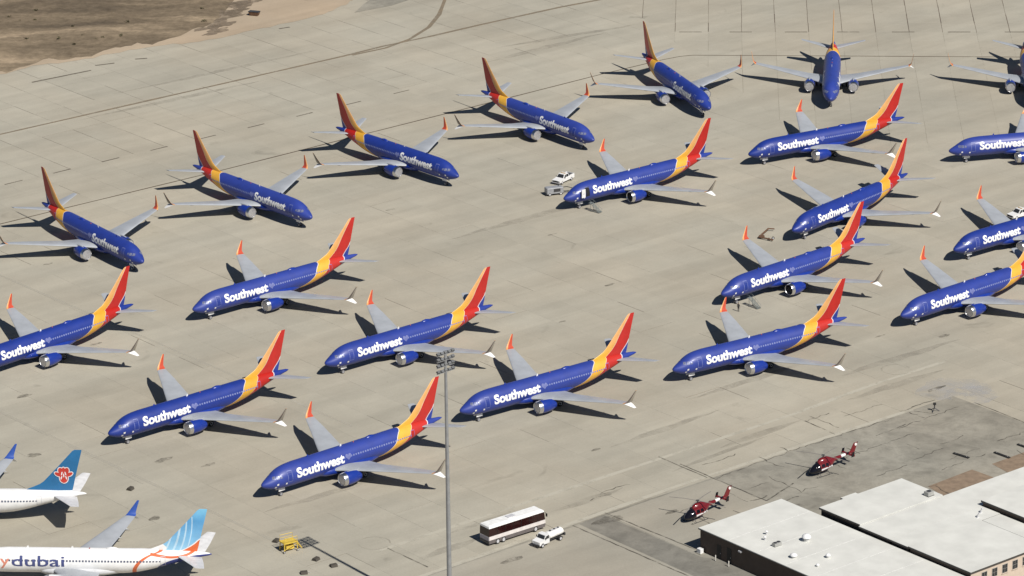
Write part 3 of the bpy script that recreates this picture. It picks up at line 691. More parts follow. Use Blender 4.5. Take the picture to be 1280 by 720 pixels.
def drop(o):
    for ch in list(o.children): drop(ch)
    bpy.data.objects.remove(o)
# two jets stand with open engines: fan instead of cover
def fan_mesh(sg):
    mb = MB(); c = Vector((13.75, sg * 4.83, 1.67)); mb.lathe([(-.35, .02), (-.15, .16), (.05, .26), (.1, .26)], 'x', c, 14, 1)
    mb.lathe([(.02, .93), (.08, .93), (.08, .02)], 'x', c + Vector((.15, 0, 0)), 24, 0)
    for k in range(18):
        t = 2 * math.pi * k / 18; e = Vector((0, math.cos(t), math.sin(t))); tt = Vector((0, -math.sin(t), math.cos(t)))
        mb.add([c + e * .2 + tt * .03, c + e * .2 - tt * .03 + Vector((.1, 0, 0)), c + e * .9 - tt * .12 + Vector((.08, 0, 0)), c + e * .9 + tt * .12 - Vector((.02, 0, 0))], [(0, 1, 2, 3)], 1)
    return mb.mesh('fan', [m_black, m_dkmetal], False)
FANS = {s_: fan_mesh(s_) for s_ in (-1, 1)}
for j in (14, 17):
    sgn = -1
    for e in [c for c in JETS[j].children if c.name.startswith('engine')]:
        sgn = -1 if e.data.vertices[0].co.y < 0 else 1
        for c in list(e.children):
            if c.name.startswith('inlet_cover'): drop(c)
        link('fan', FANS[sgn], e, label='open engine intake with dark fan')
# the open front door
j = JETS[17]
op = MB(); op.add([surf(4.33 + .94 * i, th_of_z(4.8, z_), -1, .03) for i in (0, 1) for z_ in np.linspace(2.78, 4.6, 6)], [(k, k + 6, k + 7, k + 1) for k in range(5)]); op.build('doorway', mat('dark_cabin', (.012, .012, .016), .9), j)
od = MB(); od.loft([[(x_, -y_, z_) for x_, z_ in ((3.05, 2.8), (3.98, 2.8), (3.98, 4.55), (3.05, 4.55))] for y_ in (1.98, 2.08)]); dd = od.build('open_door', m_white, j, label='white inner face of the open front door')
MB().tube([(3.4, -2.1, 3.6), (3.7, -2.1, 3.6)], .03).build('door_handle', m_dkmetal, dd)
# two white airliners in the lower left corner
cs = airliner('teal'); cs.location = (-109.1, 604.1, 0); cs.rotation_euler = (0, 0, R(-2.1)); cs['label'] = 'white airliner with a teal fin carrying a red flower emblem'; cs['group'] = 'white airliners in the lower left corner'
fd = airliner('ring'); fd.location = (-86.8, 579.4, 0); fd.rotation_euler = (0, 0, R(-3.4)); fd['label'] = 'white airliner with light blue striped fin, orange ring and navy lettering'; fd['group'] = 'white airliners in the lower left corner'

# ================================================================== BUILDINGS
m_roof = mat('white_roof', (.60, .60, .565), .75, var=.09, scale=.25)
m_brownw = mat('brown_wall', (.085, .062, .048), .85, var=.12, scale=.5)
m_trim = mat('dark_trim', (.06, .055, .05), .7)
m_pink = mat('pale_plaster', (.56, .46, .37), .85, var=.06)
m_glassd = mat('dark_glass', (.03, .032, .035), .15)
m_frame = mat('window_frame', (.35, .33, .3), .6)
def uvbox(a, b, c, d, z0, z1): return ([uv(a, c), uv(b, c), uv(b, d), uv(a, d)], z0, z1)
def at_uv(o, a, c): 
    o.location = uv(a, c); o.rotation_euler = (0, 0, TH)       # local x = u, local y = -v
bA = thing('hangar', (0, 0, 0), 0, 'low hangar with flat white roof and dark brown wall by the helicopters', 'building'); at_uv(bA, 396.3, -434.0)
LX, LY = 17.9, 52.0
def lbox(mb, x0, x1, y0, y1, z0, z1, mi=0): mb.box(((x0 + x1) / 2, (y0 + y1) / 2, (z0 + z1) / 2), (x1 - x0, y1 - y0, z1 - z0), mi)
mb = MB(); lbox(mb, 0, LX, -LY, 0, 0, 3.72); mb.build('wall', m_brownw, bA)
mb = MB(); lbox(mb, -.22, LX + .12, -LY - .2, .22, 3.74, 3.98); ro = mb.build('roof', m_roof, bA)
mb = MB()
for x0, x1, y0, y1 in ((-.27, -.225, -LY, .25), (-.25, LX + .1, .225, .27)): lbox(mb, x0, x1, y0, y1, 3.72, 3.86)
mb.build('roof_trim', m_trim, ro)
for k in range(5):                                           # roof sheet seams
    mb = MB(); lbox(mb, .2, LX - .2, -6.5 * k - 6.62, -6.5 * k - 6.5, 3.981, 4.0); mb.build('roof_seam', mat('roof_seam', (.62, .62, .6), .7), ro)
for y0, h_ in ((-3.9, 2.4), (-6.3, 2.6)):
    mb = MB(); lbox(mb, -.03, .02, y0 - 1.05, y0, .02, h_); d = mb.build('door', mat('dark_door', (.022, .02, .018), .7), bA)  # near-black door panels
    mb = MB(); lbox(mb, -.06, -.031, y0 - .95, y0 - .85, 1.0, 1.12); mb.build('handle', m_gear, d)
mb = MB(); lbox(mb, -.4, -.02, -9.9, -9.3, 2.9, 3.15); mb.build('wall_lamp', m_gear, bA)
def dome(name, u_, v_, r, h, lab, grp='roof vents on the hangar'):
    p = gp(u_, v_, 4.0)
    t_ = thing(name, (p.x, p.y, 3.985), TH, lab, 'roof vent', grp)
    MB().lathe([(0, r * .62), (h * .45, r * .58)], 'z', n=16).build('base', mat('vent_metal', (.55, .55, .53), .45, .2), t_, True)
    MB().lathe([(h * .45, r * .6), (h * .5, r), (h * .72, r * .92), (h * .92, r * .55), (h, .02)], 'z', n=18).build('hood', m_white, t_, True, 50)
dome('roof_vent', 1008, 676, .75, 1.25, 'largest domed white vent on the hangar roof')
dome('roof_vent', 992, 697, .6, .8, 'low domed vent left of the front edge on the hangar roof')
dome('roof_vent', 1035, 697, .42, .75, 'small hooded vent right of the two domed vents on the hangar roof')
dome('roof_vent', 1022, 708, .3, .5, 'smallest vent on the hangar roof, nearest to the bottom of the photo')
for u_, v_, l_ in ((958, 668, 'upper slim white pipe vent on the hangar roof'), (956, 675, 'lower slim white pipe vent on the hangar roof')):
    p = gp(u_, v_, 4.0); t_ = thing('pipe_vent', (p.x, p.y, 3.985), 0, l_, 'roof vent', 'pipe vents on the hangar roof')
    MB().tube([(0, 0, 0), (0, 0, .55)], .12, 12).build('pipe', m_gear, t_, True); MB().lathe([(.5, .26), (.62, .24), (.72, .03)], 'z', n=14).build('cap', m_white, t_, True)
p = gp(971, 682, 4.0); t_ = thing('air_conditioner', (p.x, p.y, 3.985), TH, 'flat grey air conditioner unit on the hangar roof', 'air conditioner')
MB().cbox((0, 0, .33), (1.5, .8, .5), .04).build('casing', mat('ac_casing', (.36, .36, .34), .5, .2), t_)
for k in (-.38, .38): MB().lathe([(.58, .3), (.64, .3), (.64, .24)], 'z', (k, 0, 0), 16).build('fan_grille', m_dkmetal, t_, True)
MB().box((0, 0, .05), (1.3, .6, .09)).build('plinth', m_dkmetal, t_)
# outside the brown wall
p = uv(395.55, -433.2); t_ = thing('utility_box', p, TH, 'pale utility box standing at the corner of the brown wall', 'utility box')
MB().cbox((0, 0, .45), (.7, .9, .8), .04).build('cabinet', m_white, t_); MB().box((0, 0, .06), (.9, 1.1, .1)).build('plinth', m_pad, t_); MB().box((-.36, .1, .5), (.02, .06, .15)).build('handle', m_dkmetal, t_)
for k, vv in enumerate((-429.3, -426.2)):
    t_ = thing('bollard', uv(395.3, vv), 0, ['pale bollard nearer to the utility box', 'pale bollard farther from the utility box'][k], 'bollard', 'bollards along the brown wall')
    MB().lathe([(0, .09), (.95, .09), (1.03, .05), (1.05, .01)], 'z', n=12).build('post', mat('bollard_paint', (.55, .53, .48), .6), t_, True); MB().lathe([(0, .13), (.05, .13)], 'z', n=12).build('foot', m_dkmetal, t_, True)

bB = thing('flat_roof_building', (0, 0, 0), 0, 'long building of stepped white flat roofs with windows at lower right', 'building'); at_uv(bB, 414.9, -426.0)
# local frame: x = u - 414.9, y = -(v + 426.0)
def blk(name, u0_, u1_, v0_, v1_, z1, wall, roofm=None, edge=.25, front=True):
    x0, x1, y1, y0 = u0_ - 414.9, u1_ - 414.9, -(v0_ + 426.0), -(v1_ + 426.0)
    mb = MB(); lbox(mb, x0, x1, y0, y1, 0, z1 - .24); wl = mb.build('wall', wall, bB)
    mb = MB(); lbox(mb, x0 - edge, x1 + edge * .4, y0 - edge, y1 + edge, z1 - .22, z1); r_ = mb.build('roof', roofm or m_roof, bB)
    mb = MB(); lbox(mb, x0 - edge - .04, x0 - edge - .002, y0 - edge, y1 + edge, z1 - .3, z1 - .05); front and lbox(mb, x0 - edge, x1, y0 - edge - .04, y0 - edge - .002, z1 - .3, z1 - .05); mb.build('roof_trim', m_trim, r_)
    return wl, r_
blk('a', 415.3, 433.7, -425.9, -417.0, 4.8, m_brownw, front=False)
blk('a2', 421.0, 424.2, -427.1, -426.25, 4.55, m_brownw, edge=.1)
blk('b', 414.9, 480, -416.4, -409.9, 4.65, m_brownw); blk('b2', 414.9, 435.3, -409.35, -405.7, 4.65, m_brownw, edge=.25)
wC, rC = blk('c', 414.7, 430.6, -405.1, -391.95, 4.9, m_brownw)  # brown wall colour stands in for shade on the left side; front panel stays pale
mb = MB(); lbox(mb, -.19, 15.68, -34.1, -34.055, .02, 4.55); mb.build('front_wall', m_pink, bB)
blk('e', 431.5, 435.2, -405.1, -391.9, 4.62, m_pink)
wD, rD = blk('d', 435.7, 480, -409.5, -391.9, 5.6, m_brownw)
for k in range(7):
    x0 = 2.2 + k * 2.3 if k < 6 else 17.3; y = -34.1
    f = MB(); lbox(f, x0, x0 + 1.25, y - .05, y - .002, 2.55, 4.05); f = f.build('window_frame', m_frame, bB)
    for a in (0, 1):
        for b2 in (0, 1):
            g_ = MB(); lbox(g_, x0 + .08 + a * .56, x0 + .58 + a * .58, y - .07, y - .052, 2.63 + b2 * .7, 3.27 + b2 * .7); g_.build('window_pane', m_glassd, f)
    s_ = MB(); lbox(s_, x0 - .08, x0 + 1.33, y - .12, y - .002, 2.44, 2.53); s_.build('sill', m_pink, f)
p = gp(1161, 619, 4.82); t_ = thing('air_conditioner', (p.x, p.y, 4.805), TH, 'grey slatted air conditioner on the upper white roof', 'air conditioner')
MB().cbox((0, 0, .4), (1.3, 1.1, .66), .05).build('casing', mat('ac_casing', (.36, .36, .34)), t_); MB().lathe([(.73, .38), (.79, .38), (.79, .3)], 'z', n=18).build('fan_grille', m_dkmetal, t_, True); MB().box((0, 0, .04), (1.4, 1.2, .07)).build('plinth', m_dkmetal, t_)
for u_, v_, l_ in ((1222, 647, 'left grey pipe elbow where the white roofs meet'), (1226, 641, 'right grey pipe elbow where the white roofs meet')):
    p = gp(u_, v_, 4.66); t_ = thing('roof_pipe', (p.x, p.y, 4.64), TH, l_, 'pipe', 'pipes on the stepped roof')
    MB().tube([(0, 0, 0), (0, 0, .5), (.15, 0, .65), (.5, 0, .65)], .12, 10).build('elbow', m_gear, t_, True); MB().lathe([(0, .22), (.06, .2)], 'z', n=12).build('flange', m_white, t_, True)
for u_, v_ in ((1165, 655), (1176, 660)):
    pass
# dark wheel stops and a rail beyond the roofs
for (a, b), l_ in ((((1192, 567), (1211, 573)), 'black bar left on the asphalt, nearest to the white roof peak'), (((1243, 566), (1262, 573)), 'black bar on the asphalt in the middle of three'), (((1272, 556), (1292, 563)), 'black bar on the asphalt at the right edge')):
    A, B = gp(*a), gp(*b); 
    t_ = thing('parking_bar', (A + B) / 2, math.atan2((B - A).y, (B - A).x), l_, 'wheel stop', 'black bars on the asphalt')
    L_ = (B - A).length; MB().loft([[(x, -.28, 0), (x, .28, 0), (x, .2, .22), (x, -.2, .22)] for x in (-L_ / 2, L_ / 2)]).build('bar', m_black, t_)
    for k in (-.35, .35): MB().lathe([(.22, .05), (.26, .04)], 'z', (k * L_, 0, 0), 8).build('bolt', m_gear, t_)

# ================================================================== FLOODLIGHT MAST
pb = Vector((-10.15, 560.9, 0)); H = 44.4
mast = thing('floodlight_mast', pb, 0, 'tall slim grey floodlight mast in the foreground left of centre', 'light mast')
m_mast = mat('galvanised', (.36, .37, .38), .45, .5, var=.12)
MB().tube([(0, 0, 0), (0, 0, H * .5), (0, 0, H)], [.42, .31, .2], 16).build('pole', m_mast, mast, True)
MB().lathe([(0, .6), (.12, .6), (.14, .4)], 'z', n=16).build('base_plate', m_mast, mast, True)
ax = Vector((math.cos(R(43)), math.sin(R(43)), 0))
for k in range(4):
    z = H - 3.3 + k * .95; cb = MB().box((0, 0, z), (3.5, .14, .14), rz=R(43)).build('crossbar', m_mast, mast)
    for q in range(5):
        c = ax * (-1.45 + q * .725); f = MB()
        mtx = Matrix.Rotation(R(43), 3, 'Z') @ Matrix.Rotation(R(-35 if q % 2 else 35), 3, 'X')
        f.box(tuple(c + Vector((0, 0, z + .28))), (.55, .42, .34), 0, mtx=mtx); f.box(tuple(c + Vector((0, 0, z + .12))), (.06, .06, .16), 1)
        f.build('floodlight', [mat('lamp_housing', (.16, .165, .17), .5, .3), m_mast], cb)

# ================================================================== VEHICLES
def wheel(parent, x, y, r, w_, rim=m_gear):
    wv = MB().lathe([(-w_ / 2, r * .62), (-w_ / 2, r * .9), (-w_ * .35, r), (w_ * .35, r), (w_ / 2, r * .9), (w_ / 2, r * .62)], 'y', (x, y, r), 20).build('wheel', m_black, parent, True, 40)
    MB().lathe([(-w_ / 2 - .01, .03), (-w_ / 2 - .01, r * .6), (w_ / 2 + .01, r * .6), (w_ / 2 + .01, .03)], 'y', (x, y, r), 14).build('rim', rim, wv, True, 40); return wv
def side_profile(mb, prof, w0, w1, zsplit, mi=0):
    """body from a side outline; narrower above zsplit"""
    a = [[(x, s_ * (w0 if z <= zsplit else w1) / 2, z) for x, z in prof] for s_ in (-1, 1)]
    return mb.loft(a, mi)
# coach: local +x = forward
A, B = gp(609, 678), gp(681, 655)
bus = thing('coach_bus', gp(641, 669.5), R(38.0), 'white roofed coach bus with dark burgundy windows on the apron', 'bus')
m_burg = mat('burgundy_glass', (.022, .006, .006), .12, var=.2)
mb = MB(); prof = [(-6.15, .45), (-6.25, 1.2), (-6.15, 3.05), (5.75, 3.05), (6.2, 1.7), (6.25, .45)]
a = []
MB().loft([[(x, s_ * 1.25, z) for x, z in ((-6.2, .4), (6.2, .4), (6.26, 1.0), (-6.24, 1.0))] for s_ in (-1, 1)]).build('lower_body', mat('bus_skirt', (.13, .115, .115), .4), bus)
MB().loft([[(x, s_ * 1.275, z) for x, z in ((-6.2, 1.005), (6.27, 1.005), (6.22, 1.62), (-6.2, 1.62))] for s_ in (-1, 1)]).build('white_belt', mat('bus_white', (.66, .62, .6), .4), bus)
MB().box((-6.25, 0, 1.2), (.06, 2.3, .5)).build('rear_panel', mat('bus_rear', (.30, .28, .32), .4), bus)
MB().loft([[(x, s_ * 1.26, z) for x, z in ((-6.24, 1.625), (6.2, 1.625), (5.95, 2.95), (-6.16, 2.95))] for s_ in (-1, 1)]).build('window_band', m_burg, bus)
MB().loft([[(-6.22, -1.27, 2.955), (6.0, -1.27, 2.955), (6.0, 1.27, 2.955), (-6.22, 1.27, 2.955)], [(-6.18, -1.2, 3.25), (5.85, -1.2, 3.25), (5.85, 1.2, 3.25), (-6.18, 1.2, 3.25)], [(-5.95, -.95, 3.4), (5.5, -.95, 3.4), (5.5, .95, 3.4), (-5.95, .95, 3.4)]]).build('roof', mat('bus_roof', (.78, .78, .77), .4), bus)
MB().cbox((-.5, 0, 3.45), (1.6, 1.0, .16), .03).build('roof_hatch', m_gear, bus)
for s_ in (-1, 1):
    for k in range(1, 7): MB().box((-6.2 + k * 1.78, s_ * 1.262, 2.29), (.08, .02, 1.3)).build('window_post', mat('post_black', (.01, .008, .008), .4), bus)
    wheel(bus, 4.1, s_ * 1.08, .5, .36); wheel(bus, -3.0, s_ * 1.08, .5, .36); wheel(bus, -4.3, s_ * 1.08, .5, .36)
    MB().box((6.35, s_ * 1.45, 2.4), (.16, .3, .5)).tube([(6.1, s_ * 1.1, 2.9), (6.35, s_ * 1.45, 2.65)], .03, 6).build('mirror', m_black, bus)
    MB().box((6.29, s_ * .9, .85), (.05, .35, .2)).build('headlight', mat('lamp_glass', (.7, .7, .68), .1), bus)
MB().box((-6.285, 0, .62), (.06, 2.3, .25)).build('bumper', m_dkmetal, bus)
bus.scale = (.93, .97, 1.04)
# tanker truck
tr = thing('tanker_truck', gp(686, 678), R(46 + 180), 'white tanker truck beside the coach bus', 'truck')
MB().box((-.2, 0, .72), (7.4, .9, .22)).build('chassis', m_dkmetal, tr)
MB().loft([[(x, s_ * 1.05, z) for x, z in ((.9, .6), (3.75, .6), (3.8, 1.35), (2.35, 1.6), (1.95, 2.35), (.9, 2.4))] for s_ in (-1, 1)]).build('cab', m_white, tr)
MB().loft([[(2.42, s_ * .93, 1.63), (2.03, s_ * .86, 2.28)] for s_ in (-1, 1)], cap=False, close=False).build('windscreen', m_glassd, tr)
for s_ in (-1, 1):
    MB().loft([[(x, s_ * y_, z) for x, z in ((1.05, 1.55), (2.15, 1.6), (1.85, 2.22), (1.05, 2.25))] for y_ in (1.045, 1.062)]).build('side_window', m_glassd, tr)
    MB().box((3.79, s_ * .78, 1.0), (.06, .28, .22)).build('headlight', mat('lamp_glass', (.7, .7, .68)), tr)
    MB().box((2.2, s_ * 1.25, 1.8), (.1, .2, .4)).build('mirror', m_black, tr)
    wheel(tr, 2.9, s_ * .95, .48, .3); wheel(tr, -2.3, s_ * .9, .48, .5)
rings = [[(x, .98 * k * math.cos(R(t)), 1.62 + .72 * k * math.sin(R(t))) for t in range(0, 360, 18)] for x, k in ((.6, .6), (.55, .93), (.4, 1), (-3.3, 1), (-3.45, .93), (-3.5, .6))]
MB().loft(rings).build('tank', mat('tank_white', (.74, .73, .71), .35), tr, True, 45)
MB().box((-1.5, 0, 2.36), (2.8, .5, .06)).build('walkway', m_gear, tr)
for k in (-.4, -1.6, -2.7): MB().lathe([(2.39, .25), (2.48, .22), (2.5, .05)], 'z', (k, 0, 0), 12).build('hatch', m_dkmetal, tr, True)
MB().box((-3.75, 0, .95), (.35, 1.9, .5)).build('rear_cabinet', m_dkmetal, tr)
MB().box((3.86, 0, .62), (.12, 2.1, .25)).build('bumper', m_dkmetal, tr)
tr.scale = (.8, .82, .82)
# pickup
def pickup():
    t_ = thing('pickup_truck', (0, 0, 0), 0, '', 'pickup')
    MB().loft([[(x, s_ * .98, z) for x, z in ((-2.8, .45), (2.75, .45), (2.85, .95), (1.35, 1.1), (-2.85, 1.1), (-2.85, .6))] for s_ in (-1, 1)]).build('body', m_white, t_)
    MB().loft([[(1.3, -.92, 1.1), (1.3, .92, 1.1), (-.95, .92, 1.1), (-.95, -.92, 1.1)], [(.55, -.74, 1.84), (.55, .74, 1.84), (-.75, .74, 1.84), (-.75, -.74, 1.84)]]).build('cab', m_white, t_)
    MB().add([(1.23, -.78, 1.2), (1.23, .78, 1.2), (.66, .66, 1.77), (.66, -.66, 1.77)], [(0, 1, 2, 3)]).build('windscreen', m_glassd, t_)
    MB().add([(-.955, -.78, 1.22), (-.955, .78, 1.22), (-.80, .66, 1.77), (-.80, -.66, 1.77)], [(0, 3, 2, 1)]).build('rear_window', m_glassd, t_)
    for s_ in (-1, 1):
        for x0, x1, x2, x3 in ((.2, 1.0, .5, .2), (-.75, .1, .1, -.65)): MB().add([(x0, s_ * .912, 1.2), (x1, s_ * .912, 1.2), (x2, s_ * .785, 1.74), (x3, s_ * .785, 1.74)], [(0, 1, 2, 3)]).build('side_window', m_glassd, t_)
        wheel(t_, 1.8, s_ * .85, .4, .26); wheel(t_, -1.75, s_ * .85, .4, .26)
        MB().box((2.83, s_ * .72, .88), (.06, .36, .16)).build('headlight', mat('lamp_glass', (.7, .7, .68)), t_)
        MB().box((.95, s_ * 1.08, 1.25), (.12, .2, .16)).build('mirror', m_black, t_)
        MB().box((-1.9, s_ * .93, 1.22), (1.85, .08, .26)).build('bed_side', m_white, t_)
    MB().box((-1.9, 0, 1.13), (1.8, 1.7, .04)).build('cargo_bed', m_dkmetal, t_)
    MB().box((-2.83, 0, 1.2), (.06, 1.75, .3)).build('tailgate', m_white, t_)
    MB().box((2.88, 0, .68), (.06, 1.35, .32)).build('grille', m_black, t_); MB().box((2.9, 0, .5), (.14, 1.9, .16)).build('bumper', m_gear, t_)
    MB().box((0, 0, 1.89), (.25, 1.1, .1)).build('light_bar', mat('amber_bar', (.45, .28, .08), .3), t_)
    return t_
pk = pickup()
place(pk, gp(704, 227), R(54 + 180), 'white pickup truck by the nose of the airliner with the open door', 'white pickups on the apron', True)
place(pk, (101.6, 752.5, 0), R(215), 'white pickup truck at the right edge behind a blue airliner', 'white pickups on the apron', False)
for o_ in COL.objects:
    if o_.name.startswith('pickup_truck'): o_.scale = (.93, 1, 1)
# towed ground power unit
gpu = thing('ground_power_unit', gp(692.5, 243), R(20), 'grey towed power unit on wheels in front of the white pickup', 'power unit')
MB().cbox((0, 0, .95), (3.0, 1.5, 1.1), .1).build('housing', mat('gpu_grey', (.30, .31, .33), .5, .1), gpu)
MB().box((0, 0, .36), (3.2, 1.3, .08)).build('chassis', m_dkmetal, gpu)
for s_ in (-1, 1):
    wheel(gpu, 1.0, s_ * .65, .3, .2); wheel(gpu, -1.0, s_ * .65, .3, .2)
    MB().box((.3, s_ * .756, 1.0), (1.2, .02, .6)).build('vent_panel', m_dkmetal, gpu)
MB().tube([(1.5, -.4, .38), (3.2, 0, .38), (1.5, .4, .38)], .06, 8).build('tow_bar', m_dkmetal, gpu); MB().tube([(.9, .2, 1.5), (.9, .2, 1.75)], .07, 8).build('exhaust', m_dkmetal, gpu)
MB().tube([(1.4, .3, 1.1), (2.4, .2, 1.15), (3.4, -.4, .9), (4.2, -1.0, .05)], .07, 8).build('power_cable', m_black, gpu, True)

gpu.scale = (1.2, 1.15, 1.1)
# low wheeled steps
def stairs():
    t_ = thing('wheeled_steps', (0, 0, 0), 0, '', 'stairs'); ms = mat('stair_alu', (.20, .225, .22), .6, .2)
    # local: top at x=0, foot at x=2.6
    for s_ in (-.55, .55):
        MB().tube([(0, s_, 2.62), (2.7, s_, .12)], .06, 8).build('stringer', ms, t_); MB().tube([(-.6, s_, 3.6), (0, s_, 3.6), (2.7, s_, 1.1)], .035, 8).build('handrail', ms, t_)
        for k in range(4): MB().tube([(k * .88, s_, 2.62 - k * .815), (k * .88, s_, 3.6 - k * .815)], .025, 6).build('baluster', ms, t_)
        MB().tube([(0, s_, 2.6), (.1, s_, .2)], .05, 8).build('leg', ms, t_); MB().tube([(.1, s_, .3), (2.4, s_, .3)], .05, 8).build('base_rail', ms, t_)
        wheel(t_, .15, s_ + .1 * (1 if s_ > 0 else -1), .18, .1); wheel(t_, 2.3, s_ + .1 * (1 if s_ > 0 else -1), .18, .1)
    for k in range(10): MB().box((.22 + k * .26, 0, 2.42 - k * .241), (.27, 1.05, .05)).build('tread', ms, t_)
    MB().box((-.3, 0, 2.62), (.7, 1.15, .06)).build('platform', ms, t_)
    return t_
stp = stairs()
def jet_pt(j, x, y):
    p = Vector((x, y, 0)); p.rotate(Matrix.Rotation(j.rotation_euler.z, 3, 'Z')); return p + j.location
place(stp, jet_pt(JETS[14], 4.85, -2.55), JETS[14].rotation_euler.z - R(90), 'low grey wheeled steps at the airliner with open engines, beside a person', 'wheeled steps at the airliners', True)
place(stp, jet_pt(JETS[17], 4.85, -2.55), JETS[17].rotation_euler.z - R(78), 'low grey wheeled steps under the open white airliner door', 'wheeled steps at the airliners', False)

for o_ in COL.objects:
    if o_.name.startswith('wheeled_steps'): o_.scale = (.85, .8, .62); o_.location += Vector((.25, -.3, 0))
# brown V-shaped tow bar dolly
m_rust = mat('rusty_brown', (.12, .062, .035), .8, var=.3, scale=3)
p = gp(948.5, 298.5); tb = thing('tow_dolly', p, 0, 'rusty brown V-shaped tow bar dolly lying on the apron', 'tow bar')
q1 = gp(960.5, 289) - p; q2 = gp(966, 302) - p
MB().tube([(0, 0, .35), (q1.x, q1.y, .55)], .17, 8).tube([(q1.x, q1.y, .55), (q1.x + 1.2, q1.y - .1, .5)], .13, 8).build('upper_arm', m_rust, tb, True)
MB().tube([(0, 0, .35), (q2.x * .6, q2.y * .6, .4), (q2.x, q2.y, .3)], .16, 8).build('lower_arm', m_rust, tb, True)
MB().cbox((.6, .35, .35), (1.1, .8, .4), .05).build('frame_box', m_rust, tb)
for a, b in ((1.9, -1.1), (2.8, -.4)): wheel(tb, a, b, .28, .2)
# yellow service stand, grey cart and chocks in the lower left
m_yel = mat('safety_yellow', (.62, .44, .06), .55, var=.15)
ys = thing('service_stand', gp(361, 688), R(30), 'yellow service stand with ladder and rails at lower left', 'service stand')
for a in (-1.1, 1.1):
    for b in (-.75, .75): MB().tube([(a * 1.1, b * 1.1, .1), (a, b, 1.6)], .08, 8).build('leg', m_yel, ys); wheel(ys, a * 1.1, b * 1.15, .2, .12)
pl_ = MB().box((0, 0, 1.6), (2.5, 1.8, .12)).build('platform', m_yel, ys)
for b in (-.85, .85):
    MB().tube([(-1.15, b, 1.66), (-1.15, b, 2.6), (1.15, b, 2.6), (1.15, b, 1.66)], .045, 6).tube([(-1.15, b, 2.1), (1.15, b, 2.1)], .035, 6).build('guard_rail', m_yel, ys)
    MB().tube([(1.2, b * .5, 1.6), (2.2, b * .5, .05)], .05, 6).build('ladder_rail', m_yel, ys)
for k in range(5): MB().box((1.37 + k * .17, 0, 1.35 - k * .26), (.2, .85, .05)).build('tread', m_yel, ys)
MB().box((.1, .1, .7), (1.4, 1.0, .7)).build('tool_box', m_yel, ys); MB().tube([(-1.1, -.75, .5), (1.1, -.75, 1.3)], .05, 6).tube([(-1.1, .75, .5), (1.1, .75, 1.3)], .05, 6).build('brace', m_yel, ys)
for u_, v_, l_ in ((345, 677, 'dark chock left of the yellow stand'), (395, 700, 'dark chock on the pale seam right of the yellow stand'), (380, 717, 'dark chock at the bottom edge below the yellow stand'), (417, 708, 'dark chock lying right of the others in the lower left'), (163, 612, 'lone dark chock between the two white airliners')):
    t_ = thing('wheel_chock', gp(u_, v_), TH + random.uniform(-.5, .5), l_, 'chock', 'dark chocks on the apron')
    MB().loft([[(x, -.5, 0), (x, .5, 0), (x, .32, .42), (x, -.32, .42)] for x in (-.55, .55)]).build('block', mat('chock_dark', (.06, .052, .042), .85), t_); MB().tube([(.56, 0, .3), (.8, .2, .1), (1.1, .1, .04)], .03, 6).build('rope', m_gear, t_, True)
# far dark crate on the sand, and the small dark stand by the spill
ds = thing('steel_skip', gp(318, 19.5), R(-20), 'small dark steel skip standing on the pale sand', 'skip')
MB().loft([[(-1.0, -.5, .1), (1.0, -.5, .1), (1.0, .5, .1), (-1.0, .5, .1)], [(-1.3, -.65, 1.0), (1.3, -.65, 1.0), (1.3, .65, 1.0), (-1.3, .65, 1.0)]]).build('tub', m_rust, ds); MB().box((0, 0, 1.04), (2.7, 1.4, .08)).build('rim', m_dkmetal, ds)
for k in (-.7, .7): MB().box((k, 0, .06), (.2, 1.0, .1)).build('skid', m_dkmetal, ds)
sg_ = thing('light_stand', gp(1168, 514), 0, 'small dark tripod stand beside the pale spill', 'stand')
MB().tube([(0, 0, .5), (0, 0, 1.25)], .1, 8).build('post', m_dkmetal, sg_)
for a in range(3): MB().tube([(0, 0, .6), (math.cos(a * 2.1) * .9, math.sin(a * 2.1) * .9, 0.03)], .07, 6).build('leg', m_dkmetal, sg_)
MB().cbox((0, 0, 1.4), (.5, .4, .35), .04).build('lamp_head', m_black, sg_)

